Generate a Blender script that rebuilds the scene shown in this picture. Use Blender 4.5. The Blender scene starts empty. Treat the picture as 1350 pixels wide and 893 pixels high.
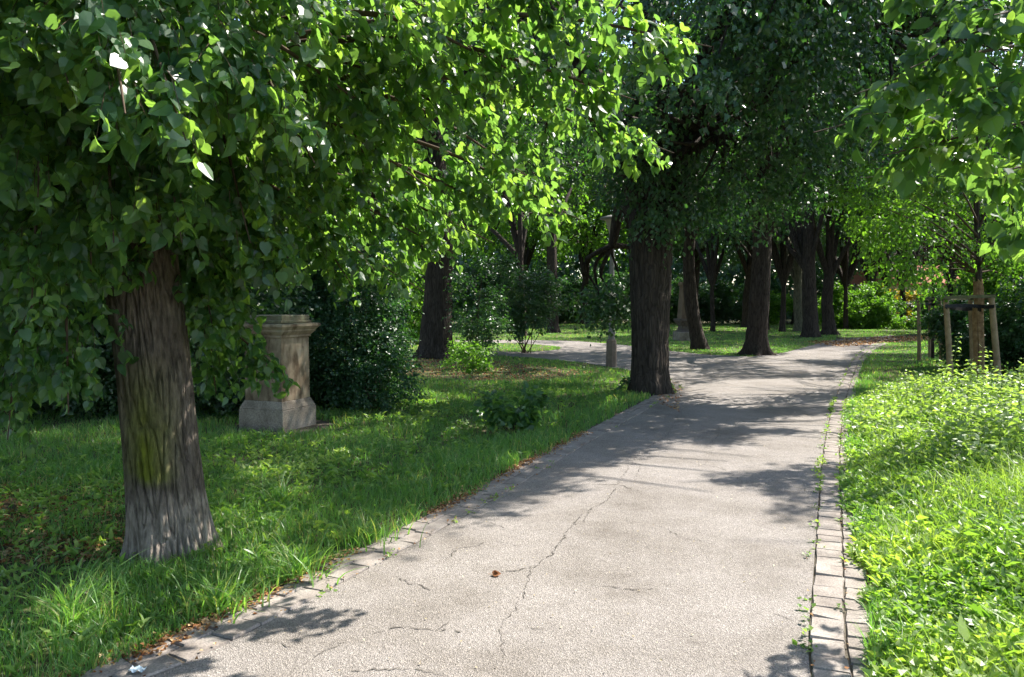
import bpy, math, random
import numpy as np
from mathutils import noise, Vector

sc = bpy.context.scene
col = sc.collection
PI = math.pi
# ------------------------------------------------------------------ camera maths
FPX = 1034.0
PITCH = math.atan((446.5 - 400) / FPX)
CH = 1.6
RV = np.array([1.0, 0, 0])
FV = np.array([0, math.cos(PITCH), -math.sin(PITCH)])
UV = np.array([0, math.sin(PITCH), math.cos(PITCH)])
CAM = np.array([0, 0, CH])

def W(px, py, d):
    """photo pixel at horizontal distance d -> world point"""
    r = FV + (px - 675) / FPX * RV + (446.5 - py) / FPX * UV
    return CAM + r * (d / r[1])

def G(px, py, z=0.0):
    r = FV + (px - 675) / FPX * RV + (446.5 - py) / FPX * UV
    return CAM + r * ((z - CH) / r[2])

def project(P):
    q = P - CAM
    f = q @ FV
    fs = np.where(f < 0.2, 0.2, f)
    px = 675 + FPX * (q @ RV) / fs
    py = 446.5 - FPX * (q @ UV) / fs
    px = np.where(f < 0.2, -9999, px)
    return px, py, f

# ------------------------------------------------------------------ sun
AZ, EL = math.radians(58), math.radians(50)
SUN = np.array([math.sin(AZ) * math.cos(EL), math.cos(AZ) * math.cos(EL), math.sin(EL)])

def inpoly(px, py, poly):
    res = np.zeros(px.shape, bool)
    n = len(poly)
    j = n - 1
    for i in range(n):
        xi, yi = poly[i]; xj, yj = poly[j]
        c = ((yi > py) != (yj > py))
        with np.errstate(divide='ignore', invalid='ignore'):
            xx = (xj - xi) * (py - yi) / ((yj - yi) if yj != yi else 1e-9) + xi
        res ^= c & (px < xx)
        j = i
    return res

# where the sun reaches the ground in this park (given as photo pixels)
LIT0 = [
    [(150, 893), (300, 850), (420, 815), (470, 800), (400, 790), (640, 672), (700, 655), (720, 640), (790, 612),
     (870, 578), (960, 592), (1040, 606), (960, 622), (925, 638), (1000, 646), (1030, 690), (1100, 700), (1160, 700), (1180, 893), (1180, 1200), (60, 1200)],
    [(880, 512), (960, 500), (1110, 503), (1110, 517), (1010, 520), (900, 523)],
    [(985, 476), (1060, 462), (1120, 452), (1130, 458), (1110, 490), (1020, 488)],
    [(1120, 450), (1250, 452), (1250, 467), (1130, 467)],
    [(690, 435), (835, 435), (835, 443), (700, 446)],
    [(735, 450), (800, 452), (790, 457), (740, 455)],
    [(880, 431), (995, 431), (995, 438), (880, 438)],
    [(1100, 434), (1240, 434), (1210, 443), (1100, 446)],
    [(645, 455), (732, 456), (732, 463), (645, 463)],
    [(1145, 421), (1260, 421), (1260, 434), (1145, 434)],
    [(440, 735), (500, 690), (600, 655), (560, 700), (470, 760), (400, 790)],
    [(40, 790), (130, 780), (170, 815), (110, 850), (0, 893), (-20, 840)],
    [(345, 640), (410, 635), (415, 668), (350, 672)],
    [(530, 515), (630, 525), (620, 545), (540, 540)],
    [(950, 535), (1010, 533), (1000, 541), (955, 541)],
    [(700, 484), (760, 486), (740, 492), (690, 490)],
    [(930, 560), (1080, 552), (1085, 560), (1000, 572)],
]
LIT5 = [
    [(1095, 560), (1110, 505), (1140, 490), (1430, 480), (1800, 560), (1900, 1100), (1180, 1100), (1120, 700), (1100, 640)],
]
# leafy places the sun reaches (photo pixel, distance)
LITP = [(600, 60, 4.6), (650, 130, 4.7), (700, 60, 4.8), (700, 190, 4.8), (740, 260, 4.8), (790, 110, 5.0), (830, 170, 5), (880, 60, 5),
        (560, 200, 4.6), (620, 230, 5), (520, 120, 4.3), (480, 50, 4.2), (560, 30, 4.3), (640, 280, 5.0), (700, 280, 4.9), (520, 250, 4.6),
        (420, 40, 3.8), (360, 20, 3.4), (340, 120, 3.3), (300, 60, 3.2), (240, 170, 2.9), (180, 120, 2.8), (150, 60, 2.8), (400, 200, 3.3),
        (460, 200, 4.2), (760, 20, 5.0), (580, 320, 5.2), (380, 270, 3.6),
        (1130, 170, 3.6), (1200, 120, 3.6), (1260, 180, 3.6), (1300, 80, 3.5), (1180, 200, 3.7), (1330, 200, 3.5), (1150, 290, 9), (1200, 260, 9.5),
        (1260, 300, 11), (1180, 320, 10), (1300, 250, 12), (1250, 230, 12), (1330, 300, 12),
        (1290, 330, 15), (1210, 350, 16), (540, 440, 11.5), (530, 500, 11.4),
        (1130, 415, 48), (1150, 420, 50), (1110, 420, 47), (1183, 405, 53), (1120, 400, 49), (1140, 400, 50), (1160, 410, 50), (1200, 410, 64), (1215, 400, 64), (1185, 392, 53), (1100, 412, 49), (700, 300, 40), (760, 280, 42), (790, 330, 45),
        (740, 350, 48), (680, 350, 42), (770, 400, 50), (560, 350, 30), (622, 478, 18.2), (690, 542, 10.3), (665, 535, 10.3)]
_r = random.Random(4)
for _k in range(60):
    LITP.append((_r.uniform(1080, 1350), _r.uniform(0, 260), 3.7))
for _k in range(26):
    LITP.append((_r.uniform(1125, 1350), _r.uniform(200, 370), 14.6))
for _k in range(10):
    LITP.append((_r.uniform(900, 1100), _r.uniform(20, 170), 12.5))
for _k in range(420):
    _a, _b = _r.uniform(230, 920), _r.uniform(0, 340)
    if _b < 70 + 0.35 * (920 - _a) + 120 and _b < 0.9 * (_a - 130) + 60 and _b < 340 and len(LITP) < 275:
        LITP.append((_a, _b, 3.7 + 2.1 * _b / 330 if _a > 420 else 3.4))
LITP_W = [(W(*p), (0.38 if p[2] < 6.3 else 0.16 + 0.035 * p[2])) for p in LITP]

def fnoise(x, y, s, seed=0.0):
    # cheap smooth 2-D noise from summed sines
    r = np.random.default_rng(int(seed * 100) + 7)
    v = np.zeros_like(x)
    for k in range(9):
        a = r.uniform(0, 2 * PI); f = s * r.uniform(.5, 2.2); ph = r.uniform(0, 6.28)
        v += np.sin((x * math.cos(a) + y * math.sin(a)) * f + ph)
    return v / 4.0

def keep(P, rng, strength=1.0, minup=0.0):
    """False for twigs that would stand between the sun and a sunlit spot"""
    n = len(P)
    ok = np.ones(n, bool)
    for z, polys in ((0.0, LIT0), (0.35, LIT5)):
        t = (P[:, 2] - z) / SUN[2]
        g = P - SUN[None, :] * t[:, None]
        jit = rng.normal(0, 0.10, (n, 2))
        g[:, :2] += jit
        px, py, f = project(g)
        # far patches are narrow in the picture: let them be a little larger on the ground
        hit = np.zeros(n, bool)
        for poly in polys:
            hit |= inpoly(px, py, poly)
        if z == 0.0:    # sun flecks scattered over the lawn
            hit |= inpoly(px, py, [(300, 600), (560, 560), (860, 515), (850, 545), (640, 650), (430, 770), (330, 760)]) & (fnoise(g[:, 0], g[:, 1], 3.0, 61) > .25)
        ok &= ~(hit & (t > 0.45))
    for c, r in LITP_W:
        q = P - c
        a = q @ SUN
        dist = np.linalg.norm(q - a[:, None] * SUN[None, :], axis=1)
        ok &= ~((a > 0.35 + r * 0.9) & (dist < r * (1.0 + 0.25 * rng.random(n))))
    if strength < 1:
        ok |= rng.random(n) > strength
    return ok

# ------------------------------------------------------------------ object helpers
def tag(o, label=None, cat=None, group=None, kind=None):
    if label: o['label'] = label
    if cat: o['category'] = cat
    if group: o['group'] = group
    if kind: o['kind'] = kind
    return o

def empty(name, loc, label=None, cat=None, group=None):
    o = bpy.data.objects.new(name, None)
    o.location = [float(v) for v in loc]
    o.empty_display_size = 0.2
    col.objects.link(o)
    return tag(o, label, cat, group)

class MB:
    """collects arrays of faces and links them as one mesh object"""
    def __init__(self):
        self.v = []; self.loops = []; self.tot = []; self.mi = []; self.rnd = []; self.sm = []; self.n = 0
    def add(self, v, f, mi=0, rnd=None, smooth=False):
        v = np.asarray(v, np.float32).reshape(-1, 3)
        f = np.asarray(f, np.int64)
        if f.size == 0: return
        self.v.append(v)
        self.loops.append((f + self.n).reshape(-1).astype(np.int32))
        self.tot.append(np.full(len(f), f.shape[1], np.int32))
        self.mi.append(np.full(len(f), mi, np.int32))
        if rnd is None: rnd = np.full(len(f), 0.5, np.float32)
        self.rnd.append(np.asarray(rnd, np.float32))
        self.sm.append(np.full(len(f), smooth, bool))
        self.n += len(v)
    def poly(self, pts, mi=0):
        self.add(pts, [list(range(len(pts)))], mi)
    def build(self, name, mats, parent=None, origin=None):
        if not isinstance(mats, (list, tuple)): mats = [mats]
        V = np.concatenate(self.v); L = np.concatenate(self.loops); T = np.concatenate(self.tot)
        if origin is None:
            origin = np.array(parent.location) if parent is not None else np.array([V[:, 0].mean(), V[:, 1].mean(), V[:, 2].min()])
            if parent is not None: V = V - origin.astype(np.float32); loc = (0, 0, 0)
            else: V = V - origin.astype(np.float32); loc = origin
        else:
            V = V - np.asarray(origin, np.float32); loc = origin
        me = bpy.data.meshes.new(name)
        me.vertices.add(len(V)); me.vertices.foreach_set('co', V.reshape(-1))
        me.loops.add(len(L)); me.loops.foreach_set('vertex_index', L)
        st = np.zeros(len(T), np.int32); st[1:] = np.cumsum(T)[:-1]
        me.polygons.add(len(T)); me.polygons.foreach_set('loop_start', st); me.polygons.foreach_set('loop_total', T)
        me.polygons.foreach_set('material_index', np.concatenate(self.mi))
        me.polygons.foreach_set('use_smooth', np.concatenate(self.sm))
        a = me.attributes.new('rnd', 'FLOAT', 'FACE'); a.data.foreach_set('value', np.concatenate(self.rnd))
        me.update(calc_edges=True)
        for m in mats: me.materials.append(m)
        o = bpy.data.objects.new(name, me)
        o.location = [float(x) for x in loc]
        if parent is not None: o.parent = parent
        col.objects.link(o)
        return o

def nrm(a):
    return a / np.maximum(np.linalg.norm(a, axis=-1, keepdims=True), 1e-9)

def tube(mb, pts, rad, sides=8, mi=0, cap=False, smooth=True):
    pts = np.asarray(pts, float); rad = np.asarray(rad, float)
    n = len(pts)
    tan = np.gradient(pts, axis=0); tan = nrm(tan)
    ref = np.array([0, 0, 1.0]) if abs(tan[:, 2]).mean() < 0.8 else np.array([1.0, 0, 0])
    a = nrm(np.cross(tan, ref)); b = np.cross(tan, a)
    th = np.arange(sides) / sides * 2 * PI
    V = pts[:, None, :] + rad[:, None, None] * (np.cos(th)[None, :, None] * a[:, None, :] + np.sin(th)[None, :, None] * b[:, None, :])
    i = np.arange(n - 1)[:, None] * sides; k = np.arange(sides)[None, :]; k2 = (k + 1) % sides
    F = np.stack([i + k, i + k2, i + sides + k2, i + sides + k], -1).reshape(-1, 4)
    mb.add(V.reshape(-1, 3), F, mi, smooth=smooth)
    if cap:
        mb.add(V[-1], [list(range(sides))], mi); mb.add(V[0], [list(range(sides))[::-1]], mi)

def spline(P, n):
    """Catmull-Rom resample"""
    P = np.asarray(P, float)
    if len(P) < 3: return np.linspace(P[0], P[-1], n)
    Q = np.vstack([2 * P[0] - P[1], P, 2 * P[-1] - P[-2]])
    out = []
    for u in np.linspace(0, len(P) - 1 - 1e-6, n):
        i = int(u); t = u - i
        p0, p1, p2, p3 = Q[i], Q[i + 1], Q[i + 2], Q[i + 3]
        out.append(0.5 * ((2 * p1) + (-p0 + p2) * t + (2 * p0 - 5 * p1 + 4 * p2 - p3) * t * t + (-p0 + 3 * p1 - 3 * p2 + p3) * t ** 3))
    return np.array(out)

# leaf outlines: (along, across, up); faces index into the template
LEAF = {
    'heart': (np.array([(0, 0, 0), (-.09, .20, .05), (.08, .42, .10), (.36, .46, .10), (.70, .26, .03), (1.0, 0, -.12),
                        (-.09, -.20, .05), (.08, -.42, .10), (.36, -.46, .10), (.70, -.26, .03), (.45, 0, .0)]),
              [(0, 1, 2, 3, 10), (10, 3, 4, 5), (0, 10, 8, 7, 6), (10, 5, 9, 8)]),
    'oval': (np.array([(0, 0, 0), (.38, .42, .10), (1, 0, -.08), (.38, -.42, .10)]), [(0, 1, 2), (0, 2, 3)]),
    'nettle': (np.array([(0, 0, 0), (.22, .30, .06), (.60, .20, .02), (1, 0, -.2), (.60, -.20, .02), (.22, -.30, .06)]), [(0, 1, 2, 3), (0, 3, 4, 5)]),
    'lance': (np.array([(0, 0, 0), (.30, .21, .05), (.68, .12, .0), (1, 0, -.14), (.68, -.12, .0), (.30, -.21, .05)]), [(0, 1, 2, 3), (0, 3, 4, 5)]),
}

def leaves(mb, P, ax, up, size, kind='oval', mi=0, rnd=None, rng=None):
    T, F = LEAF[kind]
    n = len(P)
    if n == 0: return
    ax = nrm(ax); up = nrm(up - ax * np.sum(up * ax, 1, keepdims=True)); sd = np.cross(up, ax)
    size = np.broadcast_to(size, (n,))
    curl = 1.2 + 1.1 * rng.standard_normal(n)
    V = P[:, None, :] + size[:, None, None] * (T[None, :, 0, None] * ax[:, None, :] + T[None, :, 1, None] * sd[:, None, :]
                                               + (T[None, :, 2] * curl[:, None])[:, :, None] * up[:, None, :])
    if rnd is None: rnd = rng.random(n)
    k = len(T)
    lens = sorted(set(len(f) for f in F))
    base = mb.n
    Vf = V.reshape(-1, 3)
    first = True
    for L in lens:
        fs = np.array([f for f in F if len(f) == L])
        idx = (np.arange(n)[:, None, None] * k + fs[None]).reshape(-1, L)
        if first:
            mb.add(Vf, idx, mi, np.repeat(rnd, len(fs)))
            first = False
            nb = mb.n
        else:
            # reuse the vertices just added
            mb.loops.append((idx + base).reshape(-1).astype(np.int32))
            mb.tot.append(np.full(len(idx), L, np.int32)); mb.mi.append(np.full(len(idx), mi, np.int32))
            mb.rnd.append(np.repeat(rnd, len(fs)).astype(np.float32)); mb.sm.append(np.zeros(len(idx), bool))

def twigs(mb, P, D, L, nl, size, rng, kind='oval', droop=0.35, mi=0, hang=0.9, wood=None, wmi=0, wr=0.003):
    """leafy twigs starting at P, direction D, length L, nl leaves each"""
    n = len(P)
    if n == 0: return
    D = nrm(D); L = np.broadcast_to(L, (n,)).astype(float)
    t = (np.arange(nl) + 0.6) / nl
    down = np.array([0, 0, -1.0])
    pos = P[:, None] + D[:, None] * (L[:, None] * t)[..., None] + down * (droop * L[:, None] * t ** 2)[..., None]
    side = nrm(np.cross(D, np.array([0, 0, 1.0])) + 1e-4)
    sg = np.where(np.arange(nl) % 2 == 0, 1.0, -1.0)
    ax = 0.55 * D[:, None] + side[:, None] * (sg * 0.75)[None, :, None] + down * hang + rng.normal(0, .45, (n, nl, 3))
    up = np.array([0, 0, .75]) + D[:, None] * 0.55 + rng.normal(0, .45, (n, nl, 3))
    pos = pos + rng.normal(0, .012, pos.shape)
    sz = size * (.5 + .75 * rng.random((n, nl)) ** .8) * rng.uniform(.8, 1.12, (n, 1))
    ax = nrm(ax)
    pos = pos + ax * (sz * 0.35)[..., None]
    # colour varies from twig to twig and from leaf to leaf
    r = np.clip(0.5 + (rng.random((n, 1)) - .5) * .6 + (rng.random((n, nl)) - .5) * .6, 0, 1)
    leaves(mb, pos.reshape(-1, 3), ax.reshape(-1, 3), up.reshape(-1, 3), sz.reshape(-1), kind, mi, r.reshape(-1), rng)
    if wood is not None:
        ts = np.array([0, .5, 1.0])
        C = P[:, None] + D[:, None] * (L[:, None] * ts)[..., None] + down * (droop * L[:, None] * ts ** 2)[..., None]
        b = nrm(np.cross(side, D))
        th = np.arange(3) / 3 * 2 * PI
        R = np.array([1, .75, .35]) * wr
        V = C[:, :, None] + R[None, :, None, None] * (np.cos(th)[None, None, :, None] * side[:, None, None] + np.sin(th)[None, None, :, None] * b[:, None, None])
        base = (np.arange(n) * 9)[:, None, None]
        F = []
        for s in range(2):
            for k in range(3):
                F.append((s * 3 + k, s * 3 + (k + 1) % 3, s * 3 + 3 + (k + 1) % 3, s * 3 + 3 + k))
        F = np.array(F)[None] + base
        wood.add(V.reshape(-1, 3), F.reshape(-1, 4), wmi)

# ------------------------------------------------------------------ materials
def newmat(name):
    m = bpy.data.materials.new(name); m.use_nodes = True
    nt = m.node_tree; nt.nodes.clear()
    out = nt.nodes.new('ShaderNodeOutputMaterial')
    return m, nt, out

def N(nt, t, **kw):
    n = nt.nodes.new(t)
    for k, v in kw.items():
        if k in n.inputs.keys() if hasattr(n.inputs, 'keys') else False:
            n.inputs[k].default_value = v
        else:
            try: setattr(n, k, v)
            except Exception: pass
    return n

def ramp(nt, fac, stops):
    r = nt.nodes.new('ShaderNodeValToRGB')
    e = r.color_ramp.elements
    while len(e) < len(stops): e.new(0.5)
    for i, (p, c) in enumerate(stops):
        e[i].position = p; e[i].color = (c[0], c[1], c[2], 1)
    if fac is not None: nt.links.new(fac, r.inputs[0])
    return r

def leaf_mat(name, stops, trans=(1.9, 2.4, .7), tmix=.45, rough=.42, spec=.5):
    m, nt, out = newmat(name)
    at = N(nt, 'ShaderNodeAttribute'); at.attribute_name = 'rnd'
    r = ramp(nt, at.outputs['Fac'], stops)
    p = N(nt, 'ShaderNodeBsdfPrincipled')
    nt.links.new(r.outputs[0], p.inputs['Base Color'])
    p.inputs['Roughness'].default_value = rough
    p.inputs['Specular IOR Level'].default_value = spec
    mul = N(nt, 'ShaderNodeMix'); mul.data_type = 'RGBA'; mul.blend_type = 'MULTIPLY'; mul.inputs[0].default_value = 1
    nt.links.new(r.outputs[0], mul.inputs[6]); mul.inputs[7].default_value = (*trans, 1)
    tr = N(nt, 'ShaderNodeBsdfTranslucent'); nt.links.new(mul.outputs[2], tr.inputs[0])
    mx = N(nt, 'ShaderNodeMixShader'); mx.inputs[0].default_value = tmix
    nt.links.new(p.outputs[0], mx.inputs[1]); nt.links.new(tr.outputs[0], mx.inputs[2])
    nt.links.new(mx.outputs[0], out.inputs[0])
    return m

def bark_mat(name, c1, c2, scale=1.0, near=False):
    m, nt, out = newmat(name)
    tc = N(nt, 'ShaderNodeTexCoord')
    mp = N(nt, 'ShaderNodeMapping'); mp.inputs['Scale'].default_value = (14 * scale, 14 * scale, (3.6 if near else 2.2) * scale)
    nt.links.new(tc.outputs['Object'], mp.inputs[0])
    no = N(nt, 'ShaderNodeTexNoise'); no.inputs['Scale'].default_value = 1.6; no.inputs['Detail'].default_value = 6; no.inputs['Roughness'].default_value = .62
    nt.links.new(mp.outputs[0], no.inputs['Vector'])
    vo = N(nt, 'ShaderNodeTexVoronoi'); vo.feature = 'DISTANCE_TO_EDGE'; vo.inputs['Scale'].default_value = 1.5
    nt.links.new(mp.outputs[0], vo.inputs['Vector'])
    r = ramp(nt, no.outputs[0], [(.3, c1), (.7, c2)])
    rv = ramp(nt, vo.outputs[0], [(0, (.35, .35, .35)), (.14, (1, 1, 1))])
    mul = N(nt, 'ShaderNodeMix'); mul.data_type = 'RGBA'; mul.blend_type = 'MULTIPLY'; mul.inputs[0].default_value = .0 if near else .6
    nt.links.new(r.outputs[0], mul.inputs[6]); nt.links.new(rv.outputs[0], mul.inputs[7])
    colr = mul.outputs[2]
    if near:
        sp = N(nt, 'ShaderNodeSeparateXYZ'); nt.links.new(tc.outputs['Object'], sp.inputs[0])
        n2 = N(nt, 'ShaderNodeTexNoise'); n2.inputs['Scale'].default_value = 6; n2.inputs['Detail'].default_value = 4
        nt.links.new(tc.outputs['Object'], n2.inputs['Vector'])
        def m_(op, a, b, clamp=False):
            x = N(nt, 'ShaderNodeMath'); x.operation = op; x.use_clamp = clamp
            for i, v in enumerate((a, b)):
                if isinstance(v, (int, float)): x.inputs[i].default_value = v
                else: nt.links.new(v, x.inputs[i])
            return x.outputs[0]
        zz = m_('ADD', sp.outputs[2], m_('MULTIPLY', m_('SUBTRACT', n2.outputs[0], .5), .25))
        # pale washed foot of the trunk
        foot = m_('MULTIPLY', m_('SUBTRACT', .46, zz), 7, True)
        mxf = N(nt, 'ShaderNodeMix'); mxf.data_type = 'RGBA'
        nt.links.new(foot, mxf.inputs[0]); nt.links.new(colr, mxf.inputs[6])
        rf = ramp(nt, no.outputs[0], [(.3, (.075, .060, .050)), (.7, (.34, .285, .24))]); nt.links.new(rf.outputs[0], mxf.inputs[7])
        # yellow green algae on the middle
        lo = m_('MULTIPLY', m_('SUBTRACT', zz, .44), 9, True)
        hi = m_('MULTIPLY', m_('SUBTRACT', 1.35, zz), 1.6, True)
        xx = m_('SUBTRACT', 1.0, m_('MULTIPLY', m_('ABSOLUTE', m_('ADD', sp.outputs[0], .06), 0), 5.2), True)
        ms = m_('MULTIPLY', m_('MULTIPLY', lo, hi), m_('MULTIPLY', xx, m_('MULTIPLY', n2.outputs[0], 2.2)), True)
        mxm = N(nt, 'ShaderNodeMix'); mxm.data_type = 'RGBA'
        nt.links.new(ms, mxm.inputs[0]); nt.links.new(mxf.outputs[2], mxm.inputs[6])
        rm = ramp(nt, no.outputs[0], [(.3, (.05, .055, .012)), (.7, (.15, .17, .02))]); nt.links.new(rm.outputs[0], mxm.inputs[7])
        colr = mxm.outputs[2]
    p = N(nt, 'ShaderNodeBsdfPrincipled'); p.inputs['Roughness'].default_value = .95; p.inputs['Specular IOR Level'].default_value = .15
    nt.links.new(colr, p.inputs['Base Color'])
    ad = N(nt, 'ShaderNodeMath'); ad.operation = 'ADD'
    nt.links.new(no.outputs[0], ad.inputs[0]); 
    rr = N(nt, 'ShaderNodeMath'); rr.operation = 'MINIMUM'; rr.inputs[1].default_value = .3
    nt.links.new(vo.outputs[0], rr.inputs[0]); nt.links.new(rr.outputs[0], ad.inputs[1])
    bp = N(nt, 'ShaderNodeBump'); bp.inputs['Strength'].default_value = .9; bp.inputs['Distance'].default_value = .02 if near else .05
    nt.links.new(ad.outputs[0], bp.inputs['Height']); nt.links.new(bp.outputs[0], p.inputs['Normal'])
    nt.links.new(p.outputs[0], out.inputs[0])
    return m

def noisy_mat(name, stops, scale=8, detail=6, rough=.9, bump=.3, bdist=.01, scale2=None, stops2=None, spec=.2, coord='Object', streak=None):
    m, nt, out = newmat(name)
    tc = N(nt, 'ShaderNodeTexCoord')
    no = N(nt, 'ShaderNodeTexNoise'); no.inputs['Scale'].default_value = scale; no.inputs['Detail'].default_value = detail; no.inputs['Roughness'].default_value = .6
    nt.links.new(tc.outputs[coord], no.inputs['Vector'])
    r = ramp(nt, no.outputs[0], stops)
    c = r.outputs[0]
    if scale2:
        n2 = N(nt, 'ShaderNodeTexNoise'); n2.inputs['Scale'].default_value = scale2; n2.inputs['Detail'].default_value = 5
        mp = N(nt, 'ShaderNodeMapping'); mp.inputs['Scale'].default_value = streak or (1, 1, 1)
        nt.links.new(tc.outputs[coord], mp.inputs[0]); nt.links.new(mp.outputs[0], n2.inputs['Vector'])
        r2 = ramp(nt, n2.outputs[0], stops2)
        mu = N(nt, 'ShaderNodeMix'); mu.data_type = 'RGBA'; mu.blend_type = 'MULTIPLY'; mu.inputs[0].default_value = 1
        nt.links.new(c, mu.inputs[6]); nt.links.new(r2.outputs[0], mu.inputs[7]); c = mu.outputs[2]
    p = N(nt, 'ShaderNodeBsdfPrincipled'); p.inputs['Roughness'].default_value = rough; p.inputs['Specular IOR Level'].default_value = spec
    nt.links.new(c, p.inputs['Base Color'])
    if bump:
        bp = N(nt, 'ShaderNodeBump'); bp.inputs['Strength'].default_value = bump; bp.inputs['Distance'].default_value = bdist
        nt.links.new(no.outputs[0], bp.inputs['Height']); nt.links.new(bp.outputs[0], p.inputs['Normal'])
    nt.links.new(p.outputs[0], out.inputs[0])
    return m

def asphalt_mat():
    m, nt, out = newmat('asphalt')
    tc = N(nt, 'ShaderNodeTexCoord')
    vo = N(nt, 'ShaderNodeTexVoronoi'); vo.inputs['Scale'].default_value = 150; nt.links.new(tc.outputs['Object'], vo.inputs['Vector'])
    vo2 = N(nt, 'ShaderNodeTexVoronoi'); vo2.inputs['Scale'].default_value = 38; nt.links.new(tc.outputs['Object'], vo2.inputs['Vector'])
    r1 = ramp(nt, vo.outputs['Color'], [(0, (.150, .138, .127)), (.45, (.245, .227, .213)), (.8, (.325, .302, .285)), (1, (.46, .43, .40))])
    no = N(nt, 'ShaderNodeTexNoise'); no.inputs['Scale'].default_value = .9; no.inputs['Detail'].default_value = 10; no.inputs['Roughness'].default_value = .72
    nt.links.new(tc.outputs['Object'], no.inputs['Vector'])
    r2 = ramp(nt, no.outputs[0], [(.32, (.55, .51, .47)), (.44, (.78, .745, .71)), (.55, (.92, .89, .87)), (.72, (1.07, 1.04, 1.02))])
    mu = N(nt, 'ShaderNodeMix'); mu.data_type = 'RGBA'; mu.blend_type = 'MULTIPLY'; mu.inputs[0].default_value = 1
    nt.links.new(r1.outputs[0], mu.inputs[6]); nt.links.new(r2.outputs[0], mu.inputs[7])
    # pale flecks of grit
    r3 = ramp(nt, vo2.outputs['Distance'], [(0, (1.9, 1.8, 1.6)), (.12, (1.5, 1.45, 1.35)), (.16, (1, 1, 1))])
    n3 = N(nt, 'ShaderNodeTexNoise'); n3.inputs['Scale'].default_value = 22; nt.links.new(tc.outputs['Object'], n3.inputs['Vector'])
    r4 = ramp(nt, n3.outputs[0], [(.52, (0, 0, 0)), (.6, (1, 1, 1))])
    mu2 = N(nt, 'ShaderNodeMix'); mu2.data_type = 'RGBA'; mu2.blend_type = 'MULTIPLY'
    nt.links.new(r4.outputs[0], mu2.inputs[0]); nt.links.new(mu.outputs[2], mu2.inputs[6]); nt.links.new(r3.outputs[0], mu2.inputs[7])
    p = N(nt, 'ShaderNodeBsdfPrincipled'); p.inputs['Roughness'].default_value = .85; p.inputs['Specular IOR Level'].default_value = .3
    nt.links.new(mu2.outputs[2], p.inputs['Base Color'])
    bp = N(nt, 'ShaderNodeBump'); bp.inputs['Strength'].default_value = .9; bp.inputs['Distance'].default_value = .006
    nt.links.new(vo.outputs['Distance'], bp.inputs['Height']); nt.links.new(bp.outputs[0], p.inputs['Normal'])
    nt.links.new(p.outputs[0], out.inputs[0])
    return m

M = {}
M['leaf_near'] = leaf_mat('linden_leaf_near', [(0, (.028, .080, .042)), (.5, (.048, .120, .056)), (1, (.085, .175, .06))], (4.5, 3.5, 1.0), .56, .36, .7)
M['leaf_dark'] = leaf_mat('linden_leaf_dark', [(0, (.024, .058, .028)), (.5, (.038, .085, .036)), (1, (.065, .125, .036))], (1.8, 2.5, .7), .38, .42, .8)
M['leaf_light'] = leaf_mat('sunlit_leaf_tint', [(0, (.06, .13, .03)), (.5, (.10, .19, .038)), (1, (.16, .27, .05))], (1.8, 2.2, .6), .5, .45, .4)  # paler leaf green; sunlight on far crowns and bright bushes put into its colour
M['leaf_shrub'] = leaf_mat('shrub_leaf', [(0, (.020, .058, .030)), (.5, (.034, .085, .038)), (.95, (.055, .12, .05)), (1, (.10, .17, .09))], (1.6, 2.2, .6), .35, .4, .5)
M['leaf_yellow'] = leaf_mat('yellow_leaf', [(0, (.22, .2, .02)), (1, (.42, .33, .03))], (1.5, 1.5, .6), .45)
M['grass'] = leaf_mat('grass_blade', [(0, (.075, .165, .055)), (.5, (.125, .25, .075)), (.9, (.18, .30, .085)), (1, (.38, .35, .17))], (1.8, 2.1, .7), .5, .40, .7)
M['nettle'] = leaf_mat('nettle_leaf', [(0, (.08, .14, .055)), (.5, (.17, .25, .10)), (1, (.32, .39, .19))], (2.0, 2.3, .6), .42, .42, .5)
M['herb'] = leaf_mat('herb_leaf', [(0, (.09, .17, .045)), (.5, (.17, .27, .075)), (1, (.30, .37, .13))], (2.1, 2.4, .6), .42, .4, .5)
M['dry'] = leaf_mat('dry_leaf', [(0, (.16, .06, .025)), (.5, (.36, .18, .07)), (1, (.62, .46, .26))], (1.1, 1, .8), .25, .7, .2)
M['bract'] = leaf_mat('dry_bract', [(0, (.35, .28, .16)), (.6, (.58, .50, .34)), (1, (.75, .70, .55))], (1.1, 1, .8), .2, .7, .2)
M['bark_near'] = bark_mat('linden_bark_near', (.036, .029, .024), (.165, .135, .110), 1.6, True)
M['bark'] = bark_mat('linden_bark', (.030, .024, .020), (.085, .068, .056), .8)
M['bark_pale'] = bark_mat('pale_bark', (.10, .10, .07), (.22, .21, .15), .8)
M['twig'] = noisy_mat('twig_wood', [(.3, (.05, .035, .025)), (.7, (.11, .075, .05))], 20, bump=0)
M['stem_green'] = noisy_mat('green_stem', [(.3, (.08, .14, .03)), (.7, (.16, .22, .06))], 20, bump=0)
M['asphalt'] = asphalt_mat()
M['crack'] = noisy_mat('crack_dark', [(.3, (.055, .047, .04)), (.7, (.14, .125, .11))], 30, bump=0)
M['kerb'] = noisy_mat('kerb_stone', [(.25, (.15, .125, .11)), (.5, (.27, .235, .215)), (.75, (.36, .325, .30))], 5, 10, .85, .7, .012, 110, [(.3, (.62, .62, .62)), (.7, (1.2, 1.2, 1.16))])
M['joint'] = noisy_mat('joint_soil', [(.3, (.05, .04, .03)), (.6, (.10, .085, .065)), (.8, (.08, .10, .04))], 14, bump=.4)
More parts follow.
